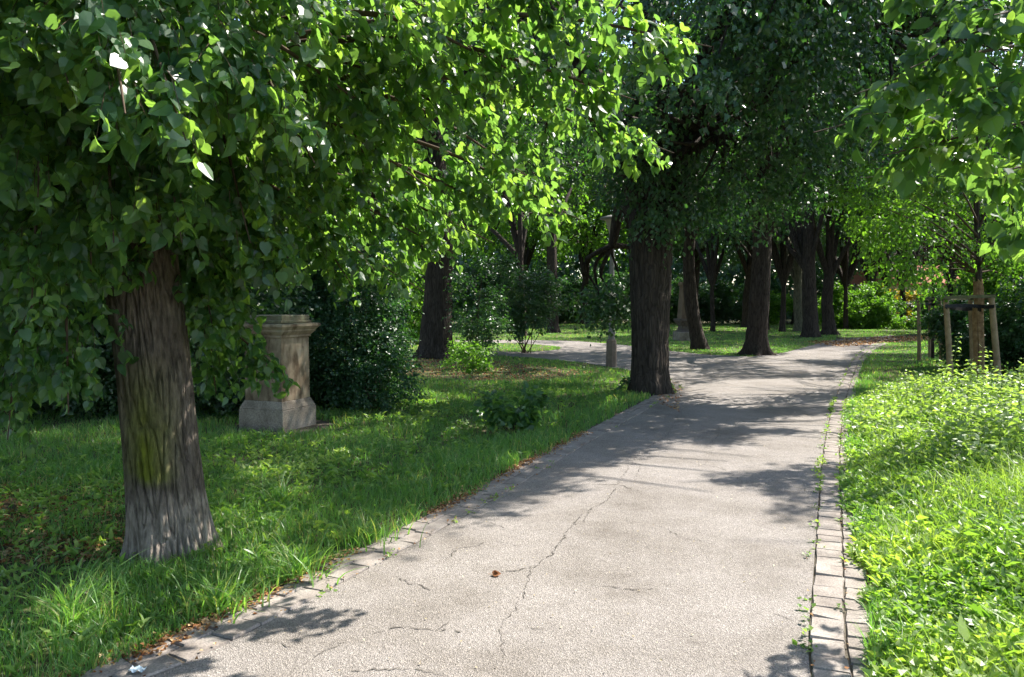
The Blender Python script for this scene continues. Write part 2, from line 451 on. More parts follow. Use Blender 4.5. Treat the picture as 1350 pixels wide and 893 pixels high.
M['soil'] = noisy_mat('lawn_soil', [(.2, (.08, .055, .034)), (.45, (.10, .08, .045)), (.6, (.08, .11, .038)), (.8, (.085, .14, .04))], 1.1, 9, .95, .6, .03, 40, [(.3, (.6, .6, .6)), (.7, (1.3, 1.3, 1.3))])
M['sandstone'] = noisy_mat('weathered_sandstone', [(.25, (.07, .055, .042)), (.42, (.22, .165, .11)), (.58, (.38, .30, .21)), (.8, (.47, .41, .33))], 2.6, 10, .9, .7, .02, 7, [(.36, (.38, .34, .31)), (.5, (.85, .84, .82)), (.7, (1.15, 1.15, 1.15))], streak=(1.3, 1.3, .4))
M['plinth'] = noisy_mat('grey_plinth_stone', [(.25, (.10, .08, .06)), (.5, (.27, .225, .18)), (.8, (.40, .35, .29))], 4, 9, .9, .5, .012, 60, [(.3, (.6, .6, .6)), (.6, (1.05, 1.05, 1.05))])
M['mossy'] = noisy_mat('mossy_slab', [(.3, (.10, .08, .06)), (.55, (.17, .16, .10)), (.75, (.24, .25, .16))], 9, 9, .95, .6, .01)
M['stain'] = noisy_mat('dark_stain', [(.3, (.07, .055, .05)), (.7, (.16, .13, .11))], 12, bump=.3)
M['lamp_metal'] = noisy_mat('grey_lamp_paint', [(.3, (.20, .19, .18)), (.7, (.28, .27, .25))], 15, rough=.5, bump=.1)
M['lamp_base'] = noisy_mat('concrete_lamp_foot', [(.3, (.16, .12, .10)), (.7, (.26, .21, .17))], 8, rough=.9, bump=.4)
M['lamp_glass'] = noisy_mat('milky_lamp_bowl', [(.3, (.35, .33, .27)), (.7, (.45, .42, .35))], 6, rough=.4, bump=0)
M['stake'] = noisy_mat('peeled_stake_wood', [(.25, (.17, .12, .075)), (.5, (.30, .22, .14)), (.8, (.40, .31, .21))], 9, 8, .9, .4, .005, 2, [(.3, (.7, .7, .66)), (.7, (1.1, 1.1, 1.05))])
M['rail'] = noisy_mat('green_tinged_rail_wood', [(.25, (.06, .065, .03)), (.8, (.16, .15, .08))], 9, 8, .9, .4, .005)
M['strap'] = noisy_mat('black_rubber_strap', [(.3, (.012, .012, .013)), (.7, (.028, .028, .03))], 20, rough=.7, bump=.1)
M['reed'] = noisy_mat('reed_wrap', [(.25, (.13, .07, .035)), (.5, (.27, .17, .09)), (.8, (.40, .29, .17))], 12, 8, .9, .5, .006)
M['plaster'] = noisy_mat('beige_plaster', [(.3, (.42, .36, .27)), (.7, (.52, .46, .36))], 1.5, 6, .9, .2)
M['brown_wall'] = noisy_mat('brown_socle', [(.3, (.11, .075, .05)), (.7, (.18, .13, .09))], 3, 6, .9, .3)
M['roof'] = noisy_mat('red_roof_tile', [(.3, (.25, .09, .05)), (.7, (.38, .15, .09))], 8, 6, .85, .3)
M['glass'] = noisy_mat('dark_window', [(.3, (.02, .025, .03)), (.7, (.04, .045, .05))], 2, rough=.1, bump=0, spec=.8)
M['statue'] = noisy_mat('pale_grave_stone', [(.25, (.20, .19, .18)), (.5, (.36, .35, .34)), (.8, (.50, .49, .48))], 4, 9, .85, .5, .01)
M['paint_red'] = noisy_mat('red_paint', [(.3, (.30, .02, .02)), (.7, (.42, .05, .04))], 20, bump=0)
M['paint_yellow'] = noisy_mat('yellow_lichen', [(.3, (.25, .16, .01)), (.7, (.40, .28, .03))], 20, bump=0)
M['plastic'] = noisy_mat('clear_bluish_plastic', [(.3, (.35, .45, .52)), (.7, (.5, .58, .62))], 20, rough=.25, bump=.3, spec=.8)
M['flower'] = noisy_mat('pink_petal', [(.3, (.65, .25, .42)), (.7, (.8, .4, .55))], 20, bump=0)

# ------------------------------------------------------------------ ground and paths
def strip_poly(name, pts, z, mat):
    mb = MB(); P = [G(x, y) for x, y in pts]
    P = np.array(P); P[:, 2] = z
    mb.poly(P)
    return mb

mb = MB()
mb.add([(-220, -60, 0), (220, -60, 0), (220, 420, 0), (-220, 420, 0)], [(0, 1, 2, 3)])
tag(mb.build('ground', M['soil']), kind='structure')

RIN = [(1.02, 2.2), *[tuple(G(x, y)[:2]) for x, y in [(1065, 893), (1071, 780), (1077, 690), (1084, 600), (1094, 550), (1104, 518), (1117, 490), (1128, 470), (1150, 456), (1178, 447)]]]
LIN = [(-2.4, 2.2), *[tuple(G(x, y)[:2]) for x, y in [(205, 893), (330, 835), (440, 776), (560, 712), (660, 655), (745, 603), (820, 560), (868, 532), (892, 517)]]]
RIN = np.array(RIN); LIN = np.array(LIN)
def smooth2(P):
    Q = np.c_[P, np.zeros(len(P))]; Q = spline(Q, 90)[:, :2]
    for _ in range(14): Q[1:-1] = (Q[:-2] + Q[1:-1] * 2 + Q[2:]) / 4
    return Q
RIN = smooth2(RIN); LIN = smooth2(LIN)
# asphalt of main path, with the small square that opens behind the big linden
plaza = [(884, 505), (860, 496), (820, 487), (770, 479), (700, 472), (600, 467), (600, 464), (700, 464.5), (736, 461.5), (741, 459), (728, 456.5), (690, 453.5), (600, 451), (600, 448.6), (690, 448.6), (760, 450),
         (820, 455), (872, 462), (930, 468), (990, 471), (1032, 466), (1062, 458), (1085, 452), (1105, 448), (1140, 445.5), (1178, 442.5)]
outl = [(x, y) for x, y in RIN[::1]] + [tuple(G(x, y)[:2]) for x, y in plaza[::-1]] + [(x, y) for x, y in LIN[::-1]]
mb = MB()
mb.poly(np.array([(x, y, .008) for x, y in outl]))
# cracks: thin irregular dark slivers in the asphalt
rng = np.random.default_rng(5)
def crack(pts, w=.012, seed=0):
    r = np.random.default_rng(seed)
    P = np.array([G(x, y) for x, y in pts])
    Q = [P[0]]
    for a, b in zip(P[:-1], P[1:]):
        n = max(3, int(np.linalg.norm(b - a) / .022))
        for k in range(1, n + 1):
            Q.append(a + (b - a) * k / n + np.array([r.normal(0, .009), r.normal(0, .009), 0]))
    Q = np.array(Q); Q[:, 2] = .012
    t = nrm(np.gradient(Q, axis=0)); s = np.stack([-t[:, 1], t[:, 0], 0 * t[:, 0]], 1)
    ww = w * (.25 + r.random(len(Q)) ** 2); ww[0] = ww[-1] = .001
    V = np.concatenate([Q - s * ww[:, None], Q + s * ww[:, None]])
    n = len(Q); i = np.arange(n - 1)
    keepf = r.random(n - 1) > .12
    F = np.stack([i, i + 1, n + i + 1, n + i], 1)[keepf]
    mb.add(V, F, 1)
for k, c in enumerate([
    [(742, 638), (775, 640), (815, 641), (845, 650)], [(812, 645), (800, 662), (780, 672), (768, 690)], [(768, 678), (750, 700), (728, 732), (700, 752)],
    [(522, 762), (540, 772), (552, 773), (567, 782)], [(492, 838), (520, 831), (545, 831), (575, 832), (610, 836)], [(580, 832), (592, 822), (606, 812)],
    [(346, 846), (368, 852), (388, 857)], [(462, 888), (500, 886), (545, 884), (590, 893)], [(780, 772), (800, 776), (830, 780), (870, 779)],
    [(660, 756), (690, 754), (708, 748)], [(700, 830), (718, 833)], [(1020, 812), (1045, 820)], [(830, 610), (845, 614), (838, 630)],
    [(845, 572), (870, 566), (905, 560), (945, 555)], [(930, 590), (946, 578), (948, 562)], [(690, 560), (700, 562)],
    [(640, 690), (655, 694), (668, 700)], [(815, 641), (840, 600), (880, 575), (900, 540)], [(700, 752), (690, 790), (660, 830), (665, 870)], [(620, 720), (650, 715), (690, 722)], [(905, 610), (950, 618), (985, 640)], [(400, 880), (430, 860), (455, 850)], [(590, 740), (600, 725), (640, 720)], [(880, 700), (900, 712), (935, 716)]]):
    if k == 15: continue
    crack(c, .0044 if k < 15 else .003, k)
tag(mb.build('asphalt_path', [M['asphalt'], M['crack']]), kind='structure')
# distant footpath crossing the far lawn
mb = MB()
P = np.array([G(x, y) for x, y in [(1178, 443.5), (1180, 447), (1260, 440), (1420, 436), (1420, 433.5), (1230, 437)]]); P[:, 2] = .006
mb.poly(P)
mb2 = MB()
P = np.array([G(x, y) for x, y in [(1150, 437.5), (1175, 434.8), (1245, 431.5), (1240, 434), (1195, 437)]]); P[:, 2] = .009
mb.poly(P)
tag(mb.build('far_footpath', M['joint']), kind='structure')

def resample(P, step):
    P = np.array(P, float); d = np.r_[0, np.cumsum(np.linalg.norm(np.diff(P, axis=0), axis=1))]
    s = np.arange(0, d[-1], step)
    return np.stack([np.interp(s, d, P[:, 0]), np.interp(s, d, P[:, 1])], 1)

def kerb_row(mb, line, off, width, length, rng, h=.02, sgn=1, dmax=60, tilt=.0025, gap=.007):
    P = resample(line, .05)
    t = nrm(np.gradient(P, axis=0)); nn = np.stack([t[:, 1], -t[:, 0]], 1) * sgn
    d = np.r_[0, np.cumsum(np.linalg.norm(np.diff(P, axis=0), axis=1))]
    s = 0
    while s < d[-1] - length * 1.3:
        L = length * rng.uniform(.82, 1.2)
        w = width * rng.uniform(.94, 1.03)
        quad = []
        for ss, oo in ((s, off), (s + L - gap, off), (s + L - gap, off + w), (s, off + w)):
            x = np.interp(ss, d, P[:, 0]); y = np.interp(ss, d, P[:, 1])
            nx = np.interp(ss, d, nn[:, 0]); ny = np.interp(ss, d, nn[:, 1])
            quad.append((x + nx * oo + rng.normal(0, .004), y + ny * oo + rng.normal(0, .004)))
        q = np.array(quad); c = q.mean(0)
        z = h + rng.uniform(-.003, .003)
        zs = z + rng.normal(0, tilt, 4)
        qi = c + (q - c) * .94
        # chamfered stone with worn top
        V = [(x, y, .0) for x, y in q] + [(q[k][0], q[k][1], zs[k] - .010) for k in range(4)] + [(qi[k][0], qi[k][1], zs[k]) for k in range(4)]
        F = [(0, 1, 5, 4), (1, 2, 6, 5), (2, 3, 7, 6), (3, 0, 4, 7), (4, 5, 9, 8), (5, 6, 10, 9), (6, 7, 11, 10), (7, 4, 8, 11), (8, 9, 10, 11)]
        mb.add(V, F, 0)
        s += L

def kerb(name, line, rows, sgn, length, h=.02):
    mb = MB(); rng = np.random.default_rng(len(line) + int(sgn * 3))
    for off, w in rows: kerb_row(mb, line, off, w, length, rng, sgn=sgn, h=h)
    P = resample(line, .3); t = nrm(np.gradient(P, axis=0)); nn = np.stack([t[:, 1], -t[:, 0]], 1) * sgn
    a = P + nn * .001; b = P + nn * (rows[-1][0] + rows[-1][1] + .05)
    V = np.concatenate([np.c_[a, np.full(len(a), .004)], np.c_[b, np.full(len(b), .004)]])
    n = len(a); i = np.arange(n - 1)
    mb.add(V, np.stack([i, i + 1, n + i + 1, n + i], 1), 1)
    tag(mb.build(name, [M['kerb'], M['joint']]), kind='structure')
kerb('cobble_kerb_right', RIN, [(.008, .155), (.170, .125)], 1, .165, .019)
kerb('cobble_kerb_left', LIN, [(.006, .135), (.147, .12)], -1, .235, .017)

# ------------------------------------------------------------------ region tests on the ground
def path_mask(x, y, grow=0.0):
    P = np.array(outl)
    r = inpoly(x, y, [tuple(p) for p in P])
    return r

def side_of(line, x, y):
    """signed distance to the right of a polyline (line runs away from the camera)"""
    L = np.array(line); best = np.full(x.shape, 1e9); sgn = np.zeros(x.shape)
    for a, b in zip(L[:-1], L[1:]):
        ab = b - a; l2 = ab @ ab
        t = np.clip(((x - a[0]) * ab[0] + (y - a[1]) * ab[1]) / l2, 0, 1)
        qx = x - (a[0] + ab[0] * t); qy = y - (a[1] + ab[1] * t)
        d = np.hypot(qx, qy); s = ab[1] * qx - ab[0] * qy
        m = d < best; best = np.where(m, d, best); sgn = np.where(m, np.sign(s), sgn)
    return best * sgn

# world positions of trunks that keep grass away
PLINTH_C = G(373, 570.5)

def sample_ground(n, d0, d1, pw, rng, xl=-.80, xr=.80, pad=1.0):
    """points in front of the camera, density falling off with distance"""
    u = rng.random(n)
    k = 2 - pw
    d = (d0 ** k + u * (d1 ** k - d0 ** k)) ** (1 / k)
    lo = xl * d - pad; hi = xr * d + pad
    x = lo + (hi - lo) * rng.random(n)
    return x, d

def blades(mb, x, y, h, w, rng, lean=.5, segs=3, z0=0.0, ldir=None, rnd=None):
    n = len(x)
    a = rng.uniform(0, 2 * PI, n)
    if ldir is not None:
        a = np.where(rng.random(n) < .6, ldir + rng.normal(0, .7, n), a)
    L = lean * rng.uniform(.2, 1.6, n)
    dirv = np.stack([np.cos(a), np.sin(a)], 1)
    fa = rng.uniform(0, 2 * PI, n)
    sv = np.stack([np.cos(fa), np.sin(fa)], 1)
    V = np.zeros((n, (segs + 1) * 2, 3), np.float32)
    for k in range(segs + 1):
        t = k / segs
        off = (L * h) * t ** 1.9
        hz = h * (t - .28 * np.minimum(L, 1.6) * t ** 2.2)
        wk = w * (1 - t ** 1.6) * .5 + .0004
        cx = x + dirv[:, 0] * off; cy = y + dirv[:, 1] * off
        V[:, 2 * k, 0] = cx - sv[:, 0] * wk; V[:, 2 * k, 1] = cy - sv[:, 1] * wk; V[:, 2 * k, 2] = z0 + hz
        V[:, 2 * k + 1, 0] = cx + sv[:, 0] * wk; V[:, 2 * k + 1, 1] = cy + sv[:, 1] * wk; V[:, 2 * k + 1, 2] = z0 + hz
    m = (segs + 1) * 2
    F = np.array([(2 * k, 2 * k + 1, 2 * k + 3, 2 * k + 2) for k in range(segs)])
    idx = (np.arange(n)[:, None, None] * m + F[None]).reshape(-1, 4)
    if rnd is None: rnd = rng.random(n)
    mb.add(V.reshape(-1, 3), idx, 0, np.repeat(rnd, segs))

# ---- lawn
rng = np.random.default_rng(11)
mb = MB()
x, d = sample_ground(560000, 2.6, 62, 1.62, rng)
sdR = side_of(RIN, x, d); sdL = side_of(LIN, x, d)
onp = path_mask(x, d)
ok = ~onp
nearR = (sdR > -0.02) & (sdR < .27) & (d < 29)
nearL = (sdL < .02) & (sdL > -.30) & (d < 14.2)
# ragged grass edge creeping over the kerb
ok &= ~(nearR & (sdR < .23 + .07 * fnoise(x, d, 5, 1)))
ok &= ~(nearL & (sdL > -.255 + .06 * fnoise(x, d, 6, 2)))
pxg, pyg, _ = project(np.stack([x, d, 0 * x], 1))
bare = (inpoly(pxg, pyg, [(-60, 650), (90, 632), (190, 645), (200, 735), (60, 742), (-60, 730)])) & (rng.random(len(x)) < .45 + .3 * fnoise(x, d, 4, 44))
bare |= (inpoly(pxg, pyg, [(520, 470), (640, 475), (790, 492), (700, 505), (560, 500), (500, 490)])) & (rng.random(len(x)) < .8)
bare |= inpoly(pxg, pyg, [(1100, 446), (1260, 440), (1260, 446), (1180, 452), (1110, 456)]) & (rng.random(len(x)) < .85)
bare |= (np.hypot(x - PLINTH_C[0] + .1, d - PLINTH_C[1] - .45) < .62)
bare |= (fnoise(x, d, 1.3, 3) > .95) & (rng.random(len(x)) < .6)
ok &= ~bare
x = x[ok]; d = d[ok]; sdL = sdL[ok]; sdR = sdR[ok]
tn = fnoise(x, d, 2.2, 4); tn2 = fnoise(x, d, 7, 5)
h = (.085 + .035 * tn + .02 * tn2) * rng.uniform(.6, 1.35, len(x))
far = np.clip((d - 12) / 10, 0, 1)
h = h * (1 - .45 * far)
h = np.where((sdR > 0) & (d < 12), h * 1.35, h)
h = np.where((d < 9) & (sdL < 0) & (sdL > -1.2), h * 1.25, h)
h = np.clip(h, .025, .26)
w = .0050 * np.maximum(1, d / 5.0) ** .85 * rng.uniform(.7, 1.4, len(x))
rn = np.clip(.45 + .12 * fnoise(x, d, 1.1, 6) + .22 * rng.standard_normal(len(x)), 0, .93)
rn = np.where(rng.random(len(x)) < .05 + .05 * (fnoise(x, d, 2.5, 41) > .4), 1.0, rn)
nr = d < 11
blades(mb, x[nr], d[nr], h[nr], w[nr], rng, .55, 3, rnd=rn[nr])
blades(mb, x[~nr], d[~nr], h[~nr], w[~nr], rng, .45, 2, rnd=rn[~nr])
tag(mb.build('lawn_grass', M['grass'], origin=(0, 0, 0)), 'short green grass of the shaded park lawn along the path', 'grass', kind='stuff')

# tall tufts standing out of the lawn
def tuft(px, py, n, hh, spread, label, seed):
    r = np.random.default_rng(seed); c = G(px, py)
    m = MB(); a = r.uniform(0, 2 * PI, n); q = np.abs(r.normal(0, spread, n))
    x = c[0] + np.cos(a) * q; y = c[1] + np.sin(a) * q
    blades(m, x, y, hh * r.uniform(.6, 1.2, n), .009 * r.uniform(.7, 1.3, n), r, .9, 5, ldir=a, rnd=np.clip(r.normal(.75, .15, n), 0, .97))
    o = m.build('grass_tuft', M['grass'], origin=(c[0], c[1], 0)); tag(o, label, 'grass tuft', 'tall grass tufts in the lawn')
tuft(95, 828, 70, .36, .07, 'tall arching grass tuft in the sunlit lower corner of the lawn, below the big trunk', 1)
tuft(372, 662, 55, .26, .08, 'bright tall grass tuft in the lawn right of the big trunk', 2)
tuft(395, 762, 160, .24, .13, 'dense long grass tuft leaning over the kerb below the big trunk', 3)
tuft(480, 715, 150, .22, .14, 'dense grass clump at the kerb midway between big trunk and small seedling shrub', 4)
tuft(290, 805, 150, .23, .12, 'dense grass clump at the kerb straight below the foot of the big trunk', 5)

# broad leaved weeds in the lawn
def rosettes(name, X, Y, H, size, nl, rng, mat, kind='oval', label=None, cat=None, mb=None, spread=.8):
    own = mb is None
    if own: mb = MB()
    n = len(X)
    a = rng.uniform(0, 2 * PI, (n, nl)); el = rng.uniform(.15, 1.1, (n, nl))
    ax = np.stack([np.cos(a) * np.cos(el), np.sin(a) * np.cos(el), np.sin(el) * .8], -1)
    zt = rng.random((n, nl))
    pos = np.stack([X[:, None] + rng.normal(0, .02, (n, nl)), Y[:, None] + rng.normal(0, .02, (n, nl)), H[:, None] * zt], -1)
    up = np.array([0, 0, 1.0]) - ax * .2 + rng.normal(0, .3, (n, nl, 3))
    sz = (size * rng.uniform(.6, 1.3, (n, nl)))
    rr = np.clip(.5 + .35 * fnoise(X, Y, 2.2, 51)[:, None] + (rng.random((n, 1)) - .5) * .6 + (rng.random((n, nl)) - .5) * .4, 0, 1)
    leaves(mb, pos.reshape(-1, 3), ax.reshape(-1, 3), up.reshape(-1, 3), sz.reshape(-1), kind, 0, rr.reshape(-1), rng)
    if own:
        return tag(mb.build(name, mat, origin=(0, 0, 0)), label, cat, kind='stuff')
rng = np.random.default_rng(21)
x, d = sample_ground(9000, 3.0, 16, 1.7, rng, -.75, .2)
sdL = side_of(LIN, x, d)
ok = (sdL < -.42) & (fnoise(x, d, 1.0, 8) + .5 * rng.standard_normal(len(x)) > .1) & ~((d > 9.3) & (x < -2.2) & (d < 10.8))
x, d = x[ok], d[ok]
rosettes('lawn_weeds', x, d, np.full(len(x), .07), .065, 6, rng, M['herb'], 'lance', 'low broad leaved weeds scattered through the lawn', 'weeds')

# ---- right verge: herbs, then nettles
rng = np.random.default_rng(31)
mb = MB()
x, d = sample_ground(34000, 2.6, 13, 1.3, rng, .2, .85)
sdR = side_of(RIN, x, d)
ok = (sdR > .26 + .07 * fnoise(x, d, 5, 1)) 
ok &= ~((d > 6.6) & (sdR > 1.0) & (rng.random(len(x)) < .75))
x, d, sdR = x[ok], d[ok], sdR[ok]
hh = np.clip((sdR - .2) * .35, .03, .34) * (.8 + .3 * fnoise(x, d, 2.5, 12)) * rng.uniform(.5, 1.2, len(x))
hh = np.clip(hh, .03, .42)
m1 = fnoise(x, d, 2.0, 13) > -.15
rosettes('', x[m1], d[m1], hh[m1] + .04, .040, 8, rng, M['herb'], 'oval', mb=mb)
rosettes('', x[~m1], d[~m1], hh[~m1] + .04, .062, 7, rng, M['herb'], 'lance', mb=mb)
m3 = (rng.random(len(x)) < .014) & (sdR > .5)
rosettes('', x[m3], d[m3], hh[m3] + .08, .10, 6, rng, M['herb'], 'nettle', mb=mb)
k3 = np.flatnonzero((rng.random(len(x)) < .02) & (sdR > .5))
for i_ in k3:   # thin seed stalks
    h_ = hh[i_] + rng.uniform(.12, .35); a_ = rng.normal(0, .12, 2)
    tube(mb, [(x[i_], d[i_], 0), (x[i_] + a_[0] * .4, d[i_] + a_[1] * .4, h_ * .6), (x[i_] + a_[0], d[i_] + a_[1], h_)], [.0025, .002, .0012], 3)
    kk = 14; tt = rng.uniform(.6, 1, kk); hp = np.stack([x[i_] + a_[0] * tt ** 2, d[i_] + a_[1] * tt ** 2, h_ * tt], 1)
    leaves(mb, hp, rng.normal(0, 1, (kk, 3)) + [0, 0, .8], rng.normal(0, 1, (kk, 3)), .02, 'oval', 0, np.full(kk, 1.0), rng)
gx, gd = sample_ground(110000, 2.6, 12, 1.4, rng, .2, .85)
gs = side_of(RIN, gx, gd); ok = (gs > .38) & (fnoise(gx, gd, 2.4, 19) + .5 * rng.standard_normal(len(gx)) > .1) & ~((gd > 6.6) & (gs > 1.0)); gx, gd, gs = gx[ok], gd[ok], gs[ok]
blades(mb, gx, gd, np.clip(.12 + (gs - .3) * .33, .1, .46) * rng.uniform(.6, 1.3, len(gx)), .0055 * np.maximum(1, gd / 5) ** .8, rng, .6, 4, rnd=np.clip(rng.normal(.7, .25, len(gx)), 0, 1))
tag(mb.build('verge_herbs', M['herb'], origin=(0, 0, 0)), 'bright green low herbs filling the sunny verge right of the kerb', 'herbs', kind='stuff')

def nettles(mb, X, Y, H, rng, stem=None, size=.115):
    n = len(X)
    for i in range(n):
        h = H[i]; k = max(4, int(h / .055))
        t = (np.arange(k) + .5) / k
        lean = rng.normal(0, .10, 2)
        P = np.stack([X[i] + lean[0] * h * t ** 2, Y[i] + lean[1] * h * t ** 2, h * t], 1)
        for s in (0, 1):
            a = rng.uniform(0, .6) + np.arange(k) * PI / 2 + s * PI
            el = np.linspace(-.55, .3, k) + rng.normal(0, .2, k)
            ax = np.stack([np.cos(a) * np.cos(el), np.sin(a) * np.cos(el), np.sin(el)], 1)
            up = np.tile(np.array([0, 0, 1.0]), (k, 1)) + rng.normal(0, .35, (k, 3))
            sz = size * (1.2 - .75 * t ** 2) * rng.uniform(.75, 1.2, k)
            leaves(mb, P + ax * .02, ax, up, sz, 'nettle', 0, np.clip(.3 + .6 * t + rng.normal(0, .12, k), 0, 1), rng)
        if stem is not None:
            tube(stem if stem is not mb else mb, np.vstack([[X[i], Y[i], 0], P[::3], P[-1] + [0, 0, .01]]), np.linspace(.0035, .0015, len(P[::3]) + 2), 3, 1 if stem is mb else 0)
rng = np.random.default_rng(41)
mb = MB()
X = []; Y = []; H = []
while len(X) < 1250:
    d = rng.uniform(5.8, 13.5); xx = rng.uniform(.36, .9) * d
    s = side_of(RIN, np.array([xx]), np.array([d]))[0]
    edge = .55 + .25 * fnoise(np.array([xx]), np.array([d]), 1.6, 14)[0]
    if s < edge: continue
    h = min(.76, .30 + (s - edge) * .5) * rng.uniform(.45, 1.15)
    if d < 7: h *= .45 + .55 * (d - 5.8) / 1.2
    if d > 11.5: h *= .8
    h *= .82 + .22 * fnoise(np.array([xx]), np.array([d]), 2.6, 66)[0]
    if rng.random() < .07: h *= 1.35
    X.append(xx); Y.append(d); H.append(max(h, .12))
nettles(mb, X, Y, H, rng, mb)
tag(mb.build('nettle_bed', [M['nettle'], M['stem_green']], origin=(0, 0, 0)), 'dense bed of pale green stinging nettles on the sunny verge', 'nettles', kind='stuff')
# single nettles that tower over the bed
for i, (px, pt, dd, lb) in enumerate([
    (1254, 442, 9.6, 'tallest nettle stalk, standing before the left post of the near tree stake frame'),
    (1298, 455, 9.6, 'tall nettle stalk in front of the reed wrapped young trunk'),
    (1312, 462, 9.9, 'tall nettle stalk in front of the right post of the tree stake frame'),
    (1231, 472, 9.4, 'nettle stalk left of the near stake frame, before the shaded lawn'),
    (1199, 490, 9.2, 'leftmost nettle stalk rising above the bed against the dark lawn')]):
    c = W(px, pt, dd); m = MB(); st = MB()
    ro = empty('tall_nettle', (c[0], c[1], 0), lb, 'nettle', 'nettle stalks towering over the bed')
    nettles(m, [c[0]], [c[1]], [c[2]], np.random.default_rng(50 + i), st, .085)
    m.build('leaves', M['nettle'], ro); st.build('stem', M['stem_green'], ro)
# one pink clover head in the weeds
c = W(1240, 624, 6.6); m = MB(); rg = np.random.default_rng(3)
u = nrm(rg.normal(0, 1, (60, 3)));
leaves(m, c + u * .006, u, rg.normal(0, 1, (60, 3)), .014, 'lance', 0, None, rg)
st = MB(); tube(st, [(c[0], c[1], 0), (c[0], c[1], c[2])], [.002, .0015], 4)
ro = empty('pink_flower', (c[0], c[1], 0), 'small pink clover flower head among the verge weeds', 'flower')
m.build('petals', M['flower'], ro); st.build('stem', M['stem_green'], ro)

# weeds growing in the kerb joints
rng = np.random.default_rng(61)
P = resample(RIN, .02)
s = np.arange(len(P)) * .02
t = nrm(np.gradient(P, axis=0)); nn = np.stack([t[:, 1], -t[:, 0]], 1)
mb = MB()
dens = (fnoise(P[:, 0] * 0 + s, s * 0, 1.7, 15) > .15)
sel = (rng.random(len(P)) < np.where((P[:, 1] > 5.6) & (P[:, 1] < 13), .75, .12) * np.where(dens, 1, .25))
off = np.where(rng.random(len(P)) < .6, -.005, .18)
q = (P + nn * (off + rng.normal(0, .012, len(P)))[:, None])[sel]
rosettes('', q[:, 0], q[:, 1], np.full(len(q), .04), .032, 5, rng, M['herb'], 'oval', mb=mb)
P = resample(LIN, .02); t = nrm(np.gradient(P, axis=0)); nn = -np.stack([t[:, 1], -t[:, 0]], 1)
sel = rng.random(len(P)) < .10 * (fnoise(P[:, 0], P[:, 1], 2, 16) > .2)
q = (P + nn * rng.normal(0, .02, len(P))[:, None])[sel]
rosettes('', q[:, 0], q[:, 1], np.full(len(q), .03), .028, 5, rng, M['herb'], 'oval', mb=mb)
tag(mb.build('joint_weeds', M['herb'], origin=(0, 0, 0)), 'tiny weeds sprouting from the joints of the cobble kerb', 'weeds', kind='stuff')

# ---- litter: dry leaves along the lawn edge and in bare patches, pale bracts on the asphalt
rng = np.random.default_rng(71)
def flakes(mb, X, Y, z, size, rng, kind='oval'):
    n = len(X); a = rng.uniform(0, 2 * PI, n)
    ax = np.stack([np.cos(a), np.sin(a), rng.normal(0, .25, n)], 1); up = np.stack([rng.normal(0, .35, n), rng.normal(0, .35, n), np.ones(n)], 1)
    leaves(mb, np.stack([X, Y, np.broadcast_to(z, (n,)) + rng.random(n) * .012], 1), ax, up, size * rng.uniform(.5, 1.3, n), kind, 0, None, rng)
mb = MB()
P = resample(LIN, .02); P = P[P[:, 1] < 9.5]
t = nrm(np.gradient(P, axis=0)); nn = -np.stack([t[:, 1], -t[:, 0]], 1)
idx = rng.integers(0, len(P), 3200)
dn = fnoise(P[idx, 0], P[idx, 1], 3, 17) + .8 * rng.random(len(idx)) > .25
idx = idx[dn]
q = P[idx] + nn[idx] * (.26 + rng.normal(0, .045, len(idx)))[:, None]
flakes(mb, q[:, 0], q[:, 1], .018, .026, rng)
idx = rng.integers(0, len(P), 160); q = P[idx] + nn[idx] * (rng.choice([0, .19], len(idx)) + rng.normal(0, .02, len(idx)))[:, None]
flakes(mb, q[:, 0], q[:, 1], .024, .02, rng)
P2 = resample(RIN, .02); t = nrm(np.gradient(P2, axis=0)); nn2 = np.stack([t[:, 1], -t[:, 0]], 1)
idx = rng.integers(0, len(P2), 420); q = P2[idx] + nn2[idx] * (rng.choice([-.02, .18, .34], len(idx)) + rng.normal(0, .025, len(idx)))[:, None]
flakes(mb, q[:, 0], q[:, 1], .024, .02, rng)
for poly, n in (([(-80, 640), (90, 625), (200, 640), (210, 740), (60, 750), (-80, 740)], 1500), ([(520, 470), (640, 475), (790, 492), (700, 505), (560, 500), (500, 490)], 1300),
                ([(1060, 452), (1180, 444), (1290, 440), (1290, 446), (1180, 452), (1110, 458)], 2600), ([(860, 505), (900, 505), (895, 545), (870, 535)], 200)):
    x0 = min(p[0] for p in poly); x1 = max(p[0] for p in poly); y0 = min(p[1] for p in poly); y1 = max(p[1] for p in poly)
    a = rng.uniform(x0, x1, n * 2); b = rng.uniform(y0, y1, n * 2); m_ = inpoly(a, b, poly); a = a[m_]; b = b[m_]
    q = np.array([G(u, v) for u, v in zip(a, b)])
    dd = q[:, 1].mean()
    flakes(mb, q[:, 0], q[:, 1], .02, .035 * max(1, dd / 12), rng)
tag(mb.build('fallen_leaves', M['dry'], origin=(0, 0, 0)), 'small dry orange and brown leaves fallen along the lawn edge', 'leaves', kind='stuff')
mb = MB()
x, d = sample_ground(2600, 2.6, 26, 1.2, rng, -.6, .6)
ok = path_mask(x, d); x, d = x[ok], d[ok]
flakes(mb, x, d, .014, .013 * np.maximum(1, d / 9), rng)
tag(mb.build('flower_litter', M['bract'], origin=(0, 0, 0)), 'pale dry linden bracts and flecks strewn over the asphalt', 'litter', kind='stuff')

